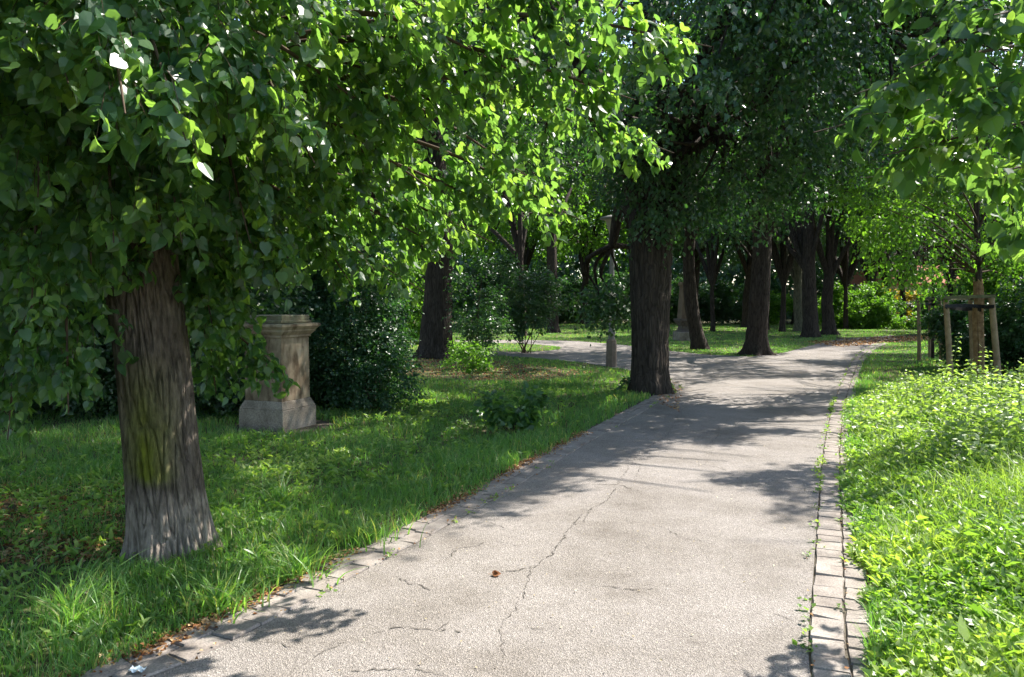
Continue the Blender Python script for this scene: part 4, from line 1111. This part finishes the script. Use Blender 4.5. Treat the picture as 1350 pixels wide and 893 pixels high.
for px, py, dd in [(1140, 235, 13.2), (1160, 260, 13.5), (1185, 290, 13.8), (1150, 300, 14), (1200, 240, 14.4), (1210, 330, 14.6), (1230, 280, 14.8), (1250, 230, 15), (1260, 320, 15.2), (1240, 350, 15.5),
                   (1310, 320, 15.4), (1320, 240, 15.4), (1340, 340, 15.6), (1350, 290, 16), (1240, 190, 15), (1215, 200, 15), (1310, 190, 16), (1330, 370, 16), (1220, 365, 15.6),
                   (1170, 335, 14.6), (1130, 260, 13), (1260, 140, 15.6), (1320, 130, 15.6), (1190, 345, 14.8), (1350, 220, 15.6), (1205, 290, 14.4)]:
    cl.append(W(px, py, dd))
cl = np.array(cl)
lm = MB(); lf = MB()
for c_ in cl:
    zt = np.clip(c_[2] - .9, 2.2, 5.4); a = np.array([s[2][0] - .02, dY, zt])
    tube(lm, spline([a, (a + c_) / 2 + [0, 0, .12], c_], 7), np.linspace(.026, .005, 7), 5)
P = np.repeat(cl, 30, axis=0); Dd = nrm(rng.normal(0, 1, P.shape) + np.repeat(nrm(cl - np.array([s[2][0], dY, 3.2])), 30, axis=0) * .7)
P = P + Dd * (.42 * rng.random(len(P)) ** .5)[:, None] * [1, 1, .6]
twigs(lf, P, Dd, .34, 8, .085, rng, 'oval', .35, wood=lm, wr=.0025)
lm.build('limbs', M['twig'], yroot); lf.build('crown', M['leaf_light'], yroot)

# second sapling in the far frame
d2 = 22.3
s2 = px_spine([(1230, 473, 4), (1230, 400, 4), (1230, 350, 3)], d2, [(W(1230, 300, d2)[0], d2, 4.8, .02)])
r2 = empty('young_tree', (s2[0][0], d2, 0), 'thin dark sapling in the farther stake frame', 'tree')
m = MB(); trunk_mesh(m, s2, 12, 1.1, 9, .0, nz=20); m.build('trunk', M['bark'], r2)
crown(r2, top=(s2[0][0], d2, 2.9), cen=(s2[0][0], d2 + .3, 3.9), rad=(1.3, 1.3, 1.2), ncl=26, clr=.4, ntw=26, nl=7, size=.11, leafm=M['leaf_light'], rng=np.random.default_rng(77), barkm=M['bark'], prim=4, prim_r=.02, zfloor=2.7, cull=0)

# ---- stake frames
def stake(mb, px, pt, pb, wp, d, r=None):
    a = W(px[0], pb, d); b = W(px[1], pt, d)
    a[2] = -.05; r = wp / FPX * d / 2
    c = spline([a, (a + b) / 2 + [.005, 0, 0], b], 8)
    tube(mb, c, np.linspace(r * 1.08, r * .92, 8), 12, cap=True)
def frame(label, posts, rail, straps, backs, dd):
    base = W(posts[0][0][0], posts[0][2], dd)
    ro = empty('tree_stake_frame', (base[0], dd, 0), label, 'tree stakes', 'wooden stake frames around young trees')
    for (pxs, pt, pb, wp, d) in posts:
        m = MB(); stake(m, pxs, pt, pb, wp, d); m.build('post', M['stake'], ro)
    for (x0, y0, dA, x1, y1, dB, hh) in rail:
        m = MB(); a = W(x0, y0, dA); b = W(x1, y1, dB); n_ = nrm(np.cross(b - a, [0, 0, 1.0])); u = np.array([0, 0, 1.0])
        tk = .045; V = []
        for p in (a, b):
            for su, sn in ((-1, -1), (1, -1), (1, 1), (-1, 1)): V.append(p + u * su * hh / 2 + n_ * sn * tk / 2)
        m.add(V, [(0, 1, 2, 3), (7, 6, 5, 4), (0, 4, 5, 1), (1, 5, 6, 2), (2, 6, 7, 3), (3, 7, 4, 0)]); m.build('rail', M['rail'], ro)
    for pts in straps:
        m = MB(); c = spline([W(*p) for p in pts], 14); h = .035
        V = np.concatenate([c - [0, 0, h], c + [0, 0, h], c + [0, .006, h], c + [0, .006, -h]]); n = 14; i = np.arange(n - 1)
        for a_, b_ in ((0, 1), (1, 2), (2, 3), (3, 0)):
            m.add(V, np.stack([a_ * n + i, a_ * n + i + 1, b_ * n + i + 1, b_ * n + i], 1))
        m.build('strap', M['strap'], ro)
frame('near wooden stake frame with black straps around the reed wrapped trunk',
      [((1254, 1247), 396, 505, 7.4, 15.2), ((1317, 1307), 393, 508, 8, 15.2), ((1283, 1279), 396, 500, 6, 16.6)],
      [(1243, 392.5, 15.2, 1312, 390.5, 15.2, .06), (1246, 394, 15.25, 1279, 394, 16.6, .05), (1311, 394, 15.25, 1279, 394, 16.65, .05)],
      [[(1246, 404, 15.05), (1270, 403, 15.3), (1291, 404, 15.42), (1302, 405, 15.2), (1311, 404, 15.05)], [(1247, 405, 15.1), (1275, 408, 15.85), (1292, 405, 15.95), (1309, 405, 15.2)]], None, 15.2)
frame('farther wooden stake frame with black strap around the thin dark sapling',
      [((1212, 1211), 397, 474, 4.6, 21.6), ((1241, 1239), 397, 474, 4.8, 21.6), ((1226, 1226), 398, 470, 4.2, 23)],
      [(1208, 394.5, 21.6, 1244, 394.0, 21.6, .05), (1210, 395, 21.7, 1226, 395.5, 23, .05), (1241, 395, 21.7, 1226, 395.5, 23.05, .05)],
      [[(1211, 398, 21.5), (1222, 401, 21.9), (1230, 401.5, 22.15), (1236, 400, 21.8), (1240, 398, 21.5)]], None, 21.6)

# ------------------------------------------------------------------ shrubs
def shrub(name, label, cen, rad, n, size, leafm, seed, stems=7, kind='oval', cull=.0, cat='shrub', group=None, nl=8, twl=.3, core=.5, base=None, hang=.3):
    rng = np.random.default_rng(seed)
    cen = np.array(cen, float); rad = np.array(rad, float)
    base = np.array([cen[0], cen[1], 0]) if base is None else np.array(base)
    ro = empty(name, base, label, cat, group)
    ncl = max(8, n // 26)
    U = rand_dirs(ncl, rng, -.9); cl = cen + U * rad * (rng.uniform(core ** 2, 1, ncl) ** .5)[:, None]
    cl[:, 2] = np.maximum(cl[:, 2], .12 + .1 * rng.random(ncl))
    st = MB()
    for k in range(stems):
        c_ = cl[rng.integers(ncl)]; a = base + [rng.normal(0, .08 * rad[0]), rng.normal(0, .08 * rad[1]), 0]
        tube(st, spline([a, (a + c_) / 2 + rng.normal(0, .06, 3), c_], 8), np.linspace(.006 + .008 * rad[2], .003, 8), 6)
    P = np.repeat(cl, 26, axis=0)[:n]; D = nrm(rng.normal(0, 1, P.shape) + nrm(P - cen) * .8 + [0, 0, .25])
    P = P + D * (.24 * rad.mean() * rng.random(len(P)))[:, None]
    P[:, 2] = np.maximum(P[:, 2], .06)
    if cull:
        k = keep(P, rng, cull); P, D = P[k], D[k]
    lf = MB(); twigs(lf, P, D, twl * rng.uniform(.6, 1.2, len(P)), nl, size, rng, kind, .25, hang=hang)
    v = lf.v
    for a_ in v: a_[:, 2] = np.maximum(a_[:, 2], .01)
    st.build('stems', M['twig'], ro); lf.build('foliage', leafm, ro)
    return ro
# big rounded shrub behind and right of the pedestal
c = W(452, 440, 12.2)
shrub('rounded_shrub', 'big rounded dark green shrub sweeping down to the lawn right of the stone pedestal', (c[0], 12.4, 1.3), (.80, 1.1, 1.45), 4300, .055, M['leaf_shrub'], 1, 14, core=.6)
c = W(525, 525, 11.6)
shrub('rounded_shrub', 'low skirt of the dark shrub with pale tipped sprays touching the lawn', (c[0] - .30, 11.7, .42), (.50, .5, .45), 900, .05, M['leaf_shrub'], 2, 6, core=.6)
c = W(370, 380, 13.5)
shrub('tall_shrub', 'tall dark leafy shrub directly behind the stone pedestal', (c[0], 13.2, 1.7), (1.6, 1.1, 2.0), 4200, .06, M['leaf_dark'], 3, 12)
for i, (px, dd, zc, rx, rz, lb) in enumerate([(250, 11.5, 1.2, 1.6, 1.5, 'dark shrub behind the big trunk, left of the pedestal'), (120, 11.8, 1.0, 1.6, 1.3, 'dark shrub seen left of the big trunk, low behind the lawn'),
                              (10, 11.0, 1.1, 1.5, 1.4, 'dark shrub at the left edge of the lawn'), (-120, 11.5, 1.2, 1.8, 1.6, 'dark shrub just outside the left edge')]):
    c = W(px, 400, dd)
    shrub('dark_shrub', lb, (c[0], dd, zc), (rx, 1.1, rz), 2600, .07, M['leaf_dark'], 10 + i, 10)
# small seedling shrub in the middle of the lawn
c = G(676, 573)
sr = shrub('seedling_shrub', 'small heart leaved linden seedling shrub alone in the lawn beside the path', (c[0], c[1], .27), (.36, .30, .22), 120, .085, M['leaf_near'], 21, 8, kind='heart', nl=5, twl=.16, core=.3)
c = G(640, 566)
shrub('seedling_shrub', 'low creeping shoot on the left side of the seedling shrub', (c[0] + .05, c[1], .11), (.20, .14, .06), 16, .07, M['leaf_near'], 22, 3, kind='heart', nl=4, twl=.14, core=.3)
# suckers at the foot of the central linden
c = G(838, 517)
shrub('basal_shoots', 'small leafy shoots at the left foot of the massive central trunk', (c[0] - .02, c[1] - .2, .17), (.30, .14, .17), 34, .075, M['leaf_dark'], 23, 4, kind='heart', nl=5, twl=.16)
# understory sapling right of the broad left trunk
for i, (px, py, dd, rx, ry, rz, n, sz, lb, mt) in enumerate([
    (632, 400, 19.5, .5, .6, 1.4, 430, .075, 'loose tall shrub with thin stems before the broad dark trunk', 'leaf_dark'),
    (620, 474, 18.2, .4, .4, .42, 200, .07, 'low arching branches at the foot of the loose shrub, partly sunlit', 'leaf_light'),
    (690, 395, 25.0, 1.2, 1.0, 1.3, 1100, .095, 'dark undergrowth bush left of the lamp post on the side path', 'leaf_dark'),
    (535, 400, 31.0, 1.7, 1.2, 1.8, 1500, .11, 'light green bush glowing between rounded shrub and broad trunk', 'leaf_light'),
]):
    c = W(px, py, dd)
    shrub('undergrowth_bush', lb, (c[0], dd + (1.2 if i == 4 else 0), c[2]), (rx, ry, rz), n, sz, M[mt], 40 + i, 10 if i != 4 else 6, core=.35)
# hedge and bushes on the right
for i, (px, py, dd, rx, ry, rz, n, sz, mt, nm, lb) in enumerate([
    (1345, 390, 18.5, 1.1, 1.2, 1.0, 2400, .085, 'leaf_light', 'green_bush', 'fresh green bush right of the near stake frame'),
    (1330, 440, 17.2, 1.1, .9, .75, 1900, .075, 'leaf_shrub', 'green_bush', 'low dark bush behind the right stake post'),
    (1275, 440, 19.0, .7, .7, .75, 1300, .08, 'leaf_dark', 'green_bush', 'dark bush between the posts of the near stake frame'),
    (1420, 420, 16, 1.6, 1.2, 1.2, 1600, .085, 'leaf_shrub', 'green_bush', 'green bush just outside the right edge'),
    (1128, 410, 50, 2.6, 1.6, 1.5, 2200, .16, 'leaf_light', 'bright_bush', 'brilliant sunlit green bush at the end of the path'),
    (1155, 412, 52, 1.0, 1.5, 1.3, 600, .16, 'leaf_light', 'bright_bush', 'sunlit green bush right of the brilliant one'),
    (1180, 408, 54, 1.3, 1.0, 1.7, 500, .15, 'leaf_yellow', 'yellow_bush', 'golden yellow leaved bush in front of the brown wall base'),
    (1200, 426, 48, 1.2, .8, .55, 420, .14, 'leaf_light', 'green_bush', 'low pale bush in front of the house'),
    (1238, 410, 50, .9, 1.0, 1.4, 700, .16, 'leaf_dark', 'green_bush', 'dark bush at the corner of the house'),
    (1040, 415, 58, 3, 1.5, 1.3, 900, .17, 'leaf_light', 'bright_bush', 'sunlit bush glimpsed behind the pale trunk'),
    (700, 420, 62, 4, 2, 2.0, 1400, .2, 'leaf_dark', 'green_bush', 'dark far bush behind the slender trunk'),
    (780, 420, 64, 4, 2, 2.2, 1400, .2, 'leaf_dark', 'green_bush', 'dark far bush behind the lamp post'),
    (850, 420, 62, 3.5, 2, 2.2, 1200, .2, 'leaf_dark', 'green_bush', 'dark far bush behind the massive central trunk'),
    (910, 420, 60, 3.5, 2, 2.0, 1200, .2, 'leaf_dark', 'green_bush', 'dark far bush behind the leaning tree'),
    (970, 420, 60, 3.5, 2, 2.0, 1200, .2, 'leaf_dark', 'green_bush', 'dark far bush left of the sturdy trunk'),
    (620, 420, 58, 4, 2, 2.4, 1300, .2, 'leaf_dark', 'green_bush', 'dark far bush behind the loose shrub'),
    (1085, 420, 62, 3, 2, 2.0, 900, .2, 'leaf_dark', 'green_bush', 'dark far bush behind the touching pair of trunks'),
    (1300, 415, 40, 3.5, 2, 1.8, 1300, .16, 'leaf_dark', 'green_bush', 'dark bush behind the reed wrapped trunk'),
]):
    c = W(px, py, dd)
    shrub(nm, lb, (c[0], dd, max(c[2], rz * .75)), (rx, ry, rz), n, sz, M[mt], 80 + i, 8, core=.4)

# far rows closing the park
rng = np.random.default_rng(900)
far_lb = ['filling the gap left of the broad trunk', 'behind the side path', 'behind the lamp post', 'above the island of grass', 'over the far lawn', 'behind the leaning tree',
          'behind the sturdy trunk', 'behind the pale trunk', 'behind the touching pair of trunks', 'above the brilliant bush', 'behind the house', 'right of the house', 'behind the hedge', 'at the far right']
farp = [(400, 45), (560, 48), (690, 56), (770, 60), (840, 52), (915, 56), (985, 52), (1050, 60), (1110, 64), (1150, 70), (1215, 72), (1290, 50), (1370, 46), (1500, 50)]
for i, ((px, dd), lb) in enumerate(zip(farp, far_lb)):
    x0 = W(px, 400, dd)[0]
    s = [(x0, dd, -.05, .32), (x0, dd, 2, .27), (x0 + .2, dd, 5, .2), (x0, dd, 9, .1)]
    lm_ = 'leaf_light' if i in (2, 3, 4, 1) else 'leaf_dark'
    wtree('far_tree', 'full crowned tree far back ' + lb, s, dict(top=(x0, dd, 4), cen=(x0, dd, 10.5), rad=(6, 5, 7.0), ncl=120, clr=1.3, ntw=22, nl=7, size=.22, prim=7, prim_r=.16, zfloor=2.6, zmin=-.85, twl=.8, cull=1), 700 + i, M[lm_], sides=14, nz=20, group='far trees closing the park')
# the wood beyond
mb = MB(); P = []
n = 46000
a = rng.uniform(-.95, .95, n); dd = rng.uniform(78, 96, n)
P = np.stack([a * dd, dd, rng.random(n) ** 1.35 * (21 + 3 * fnoise(a * 30, dd, .4, 30))], 1)
D = nrm(rng.normal(0, 1, (n, 3)))
twigs(mb, P, D, 1.2, 5, .55, rng, 'oval', .3)
tag(mb.build('distant_wood', M['leaf_dark'], origin=(0, 0, 0)), 'dark wooded mass closing off the far side of the park', 'wood', kind='stuff')

# ------------------------------------------------------------------ stone pedestal
def boxm(mb, cx, cy, z0, z1, hx, hy, ang, mi=0, hx1=None, hy1=None, bev=.006):
    hx1 = hx if hx1 is None else hx1; hy1 = hy if hy1 is None else hy1
    ca, sa = math.cos(ang), math.sin(ang)
    def ring(hx, hy, z):
        return [(cx + ca * x - sa * y, cy + sa * x + ca * y, z) for x, y in ((-hx, -hy), (hx, -hy), (hx, hy), (-hx, hy))]
    b = bev
    R = [ring(hx - b, hy - b, z0), ring(hx, hy, z0 + b), ring(hx1, hy1, z1 - b), ring(hx1 - b, hy1 - b, z1)]
    V = [p for r in R for p in r]
    F = [(3, 2, 1, 0), (12, 13, 14, 15)]
    for k in range(3):
        for i in range(4):
            j = (i + 1) % 4; F.append((k * 4 + i, k * 4 + j, k * 4 + 4 + j, k * 4 + 4 + i))
    mb.add(V, F, mi)
PA = math.radians(68)
C = G(373, 570.5); ex = np.array([math.cos(PA), math.sin(PA)]); ey = np.array([-math.sin(PA), math.cos(PA)])
S = .68
pc = C[:2] + (ex + ey) * S / 2
pr = empty('stone_pedestal', (pc[0], pc[1], 0), 'weathered sandstone pedestal with moulded cornice standing on the left lawn', 'pedestal')
m = MB(); boxm(m, pc[0], pc[1], -.03, .27, S / 2, S / 2, PA, 0, bev=.012); boxm(m, pc[0], pc[1], .268, .37, S / 2 - .005, S / 2 - .005, PA, 0, S / 2 - .048, S / 2 - .048); m.build('plinth', M['plinth'], pr)
sh = S / 2 - .055
m = MB(); boxm(m, pc[0], pc[1], .368, 1.17, sh, sh, PA, 0, sh - .005, sh - .005)
sf = m.build('shaft', M['sandstone'], pr)
# raised border strips framing a recessed panel on the four faces
m = MB()
for q in range(4):
    a = PA + q * PI / 2; nx, ny = math.cos(a), math.sin(a); tx, ty = -ny, nx
    for (u0, u1, z0, z1) in ((-sh + .012, -sh + .062, .40, 1.15), (sh - .062, sh - .012, .40, 1.15), (-sh + .062, sh - .062, 1.09, 1.15), (-sh + .062, sh - .062, .40, .47)):
        uc = (u0 + u1) / 2
        boxm(m, pc[0] + nx * (sh + .010) + tx * uc, pc[1] + ny * (sh + .010) + ty * uc, z0, z1, .018, (u1 - u0) / 2, a, 0, bev=.004)
m.build('panel_border', M['sandstone'], sf)
m = MB()
for z0, z1, e0, e1 in ((1.17, 1.20, .015, .015), (1.20, 1.245, .02, .055), (1.245, 1.265, .06, .06), (1.265, 1.305, .065, .095), (1.305, 1.335, .105, .105)):
    boxm(m, pc[0], pc[1], z0, z1 + .001, sh + e0, sh + e0, PA, 0, sh + e1, sh + e1, bev=.003)
m.build('cornice', M['sandstone'], pr)
m = MB(); boxm(m, pc[0], pc[1], 1.336, 1.346, sh + .098, sh + .098, PA, 0, sh + .085, sh + .085, bev=.002); m.build('moss_layer', M['mossy'], pr)
m = MB(); boxm(m, pc[0] + .01, pc[1] + .01, 1.346, 1.45, sh - .005, sh - .005, PA, 0, bev=.01); boxm(m, pc[0], pc[1], 1.35, 1.385, sh + .02, sh + .02, PA, 0, bev=.006)
m.build('top_block', M['mossy'], pr)
# gravel apron
m = MB(); th = np.arange(20) / 20 * 2 * PI; rr = .66 + .05 * np.sin(th * 3) + .04 * np.sin(th * 7)
m.add(np.c_[pc[0] + np.cos(th) * rr, pc[1] + np.sin(th) * rr, np.full(20, .006)], [list(range(20))])
tag(m.build('gravel_patch', M['joint']), kind='structure')

# far pedestal
dP = 33.5
c = W(905, 447, dP)
fp = empty('stone_monument', (c[0], dP, 0), 'old monument on a flared stone socle behind the leaning tree', 'monument')
m = MB(); boxm(m, c[0], dP, -.02, .38, .46, .46, .1, bev=.02); m.build('plinth', M['plinth'], fp)
m = MB()
for z0, z1, a, b in ((.38, .5, .42, .30), (.5, .62, .30, .28), (.62, .85, .28, .43), (.85, .94, .44, .44)): boxm(m, c[0], dP, z0, z1 + .001, a, a, .1, 0, b, b, bev=.004)
m.build('moulded_socle', M['stain'], fp)
m = MB(); boxm(m, c[0], dP, .94, 2.35, .32, .32, .1, 0, .24, .24); boxm(m, c[0], dP, 2.35, 2.5, .30, .30, .1, bev=.01); m.build('shaft', M['brown_wall'], fp)

# pale grave monument between the stakes on the right
dM = 30.0
c = W(1268, 440, dM)
gm = empty('grave_monument', (c[0], dM, 0), 'pale carved grave monument with oval relief, seen through the near stake frame', 'monument')
m = MB(); boxm(m, c[0], dM, -.02, .28, .52, .34, -.1, bev=.02); boxm(m, c[0], dM, .28, .42, .46, .30, -.1, 0, .40, .26); m.build('base', M['statue'], gm)
m = MB(); boxm(m, c[0], dM, .42, 1.75, .38, .22, -.1, 0, .40, .23, bev=.01); boxm(m, c[0], dM, 1.75, 1.86, .46, .28, -.1, bev=.01); m.build('slab', M['statue'], gm)
m = MB()
for k in range(5):
    t0 = k / 5; rx = .24 * math.sqrt(1 - t0 ** 2 * .8); 
    th = np.arange(24) / 24 * 2 * PI
    V = np.concatenate([np.c_[c[0] - .12 + np.cos(th) * rx, np.full(24, dM - .23 - .05 * t0), 1.22 + np.sin(th) * rx * 1.35], np.c_[c[0] - .12 + np.cos(th) * rx * .9, np.full(24, dM - .24 - .05 * t0 - .008), 1.22 + np.sin(th) * rx * 1.2]])
    i = np.arange(24); j = (i + 1) % 24
    m.add(V, np.stack([i, j, 24 + j, 24 + i], 1)); m.add(V[24:], [list(range(24))])
m.build('oval_relief', M['stain'], gm)
m = MB()
for k, u in enumerate((-.02, .10, .19, .27)):
    boxm(m, c[0] + .06 + u, dM - .25, .55, 1.65, .02, .03, 0, 0, .025, .03, bev=.004)
m.build('fluting', M['statue'], gm)

# ------------------------------------------------------------------ lamp post
dL = 19.7; c = W(806, 484, dL); cx = c[0]
lp = empty('lamp_post', (cx, dL, 0), 'old grey park lamp post with concrete foot, standing left of the massive central trunk', 'street lamp')
def lathe(prof, sides=24, cx=cx, cy=dL):
    m = MB(); th = np.arange(sides) / sides * 2 * PI; n = len(prof)
    V = np.array([[(cx + math.cos(t) * r, cy + math.sin(t) * r, z) for t in th] for r, z in prof]).reshape(-1, 3)
    i = np.arange(n - 1)[:, None] * sides; k = np.arange(sides)[None]; k2 = (k + 1) % sides
    m.add(V, np.stack([i + k, i + k2, i + sides + k2, i + sides + k], -1).reshape(-1, 4), smooth=sides > 10)
    return m
lathe([(.135, -.02), (.13, .5), (.125, .66), (.09, .70)], 8).build('foot', M['lamp_base'], lp)
lathe([(.085, .68), (.085, .8), (.10, .84), (.10, .87), (.075, .92), (.072, 1.25), (.065, 1.3), (.058, 2.9), (.055, 3.15)], 20).build('pole', M['lamp_metal'], lp)
hd = lathe([(.05, 3.13), (.09, 3.16), (.09, 3.22), (.07, 3.25), (.075, 3.32)], 20).build('collar', M['lamp_metal'], lp)
lathe([(.07, 3.32), (.10, 3.45), (.16, 3.62), (.19, 3.68)], 24).build('lamp_bowl', M['lamp_glass'], lp)
lathe([(.20, 3.675), (.30, 3.69), (.31, 3.71), (.29, 3.74), (.12, 3.79), (.02, 3.80), (.001, 3.80)], 24).build('lamp_shade', M['lamp_metal'], lp)

# ------------------------------------------------------------------ far house and low wall
dH = 66
a = W(1165, 400, dH)[0]; b = W(1262, 400, dH)[0]
hr = empty('beige_house', ((a + b) / 2, dH + 3, 0), 'beige rendered house with brown base and reddish roof at the end of the park', 'house')
m = MB(); boxm(m, (a + b) / 2, dH + 3, 1.0, 3.25, (b - a) / 2, 3, 0); m.build('wall', M['plaster'], hr)
m = MB(); boxm(m, (a + b) / 2, dH + 3, -.1, 1.0, (b - a) / 2 + .04, 3.04, 0); m.build('base_course', M['brown_wall'], hr)
m = MB(); x0, x1 = a - .5, b + .5
m.add([(x0, dH - .5, 3.25), (x1, dH - .5, 3.25), (x1, dH + 3, 4.9), (x0, dH + 3, 4.9), (x0, dH + 6.5, 3.25), (x1, dH + 6.5, 3.25), (x0, dH - .5, 3.1), (x1, dH - .5, 3.1), (x1, dH + 6.5, 3.1), (x0, dH + 6.5, 3.1)],
      [(0, 1, 2, 3), (3, 2, 5, 4), (6, 9, 8, 7), (6, 7, 1, 0), (9, 4, 5, 8)]); m.add([(x0, dH - .5, 3.1), (x0, dH - .5, 3.25), (x0, dH + 3, 4.9), (x0, dH + 6.5, 3.25), (x0, dH + 6.5, 3.1)], [(0, 1, 2, 3, 4)]); m.add([(x1, dH - .5, 3.1), (x1, dH - .5, 3.25), (x1, dH + 3, 4.9), (x1, dH + 6.5, 3.25), (x1, dH + 6.5, 3.1)], [(0, 4, 3, 2, 1)])
m.build('roof', M['roof'], hr)
for u in (.22, .62):
    xw = a + (b - a) * u
    m = MB(); boxm(m, xw, dH - .02, 1.5, 2.8, .5, .05, 0); w_ = m.build('window', M['plinth'], hr)
    m = MB(); boxm(m, xw, dH - .075, 1.6, 2.7, .4, .02, 0); m.build('pane', M['glass'], w_)

# ------------------------------------------------------------------ light, sky, camera
w = bpy.data.worlds.new('World'); sc.world = w; w.use_nodes = True
nt = w.node_tree; bg = nt.nodes['Background']
sky = nt.nodes.new('ShaderNodeTexSky'); sky.sky_type = 'NISHITA'; sky.sun_disc = False
sky.sun_elevation = EL; sky.sun_rotation = AZ; sky.air_density = 1.0; sky.dust_density = 1.5
nt.links.new(sky.outputs[0], bg.inputs[0]); bg.inputs[1].default_value = .15; sky.altitude = 200
L = bpy.data.lights.new('sun', 'SUN'); L.energy = 5.0; L.angle = math.radians(.53); L.color = (1, .95, .86)
lo = bpy.data.objects.new('sun', L); col.objects.link(lo)
lo.rotation_euler = Vector([-float(v) for v in SUN]).to_track_quat('-Z', 'Y').to_euler()
cam = bpy.data.cameras.new('camera'); co = bpy.data.objects.new('camera', cam); col.objects.link(co)
cam.sensor_width = 36; cam.lens = FPX / 1350 * 36; cam.clip_end = 1000; cam.clip_start = .05
co.location = (0, 0, CH); co.rotation_euler = (PI / 2 - PITCH, 0, 0)
sc.camera = co
sc.view_settings.view_transform = 'Standard'; sc.view_settings.look = 'None'; sc.view_settings.gamma = 1
sc.view_settings.exposure = 1.4
cy = sc.cycles
sc.render.engine = 'CYCLES'
cy.max_bounces = 7; cy.diffuse_bounces = 5; cy.glossy_bounces = 2; cy.transmission_bounces = 2; cy.transparent_max_bounces = 4
cy.caustics_reflective = False; cy.caustics_refractive = False
cy.use_denoising = True
cy.use_adaptive_sampling = True; cy.adaptive_threshold = .02
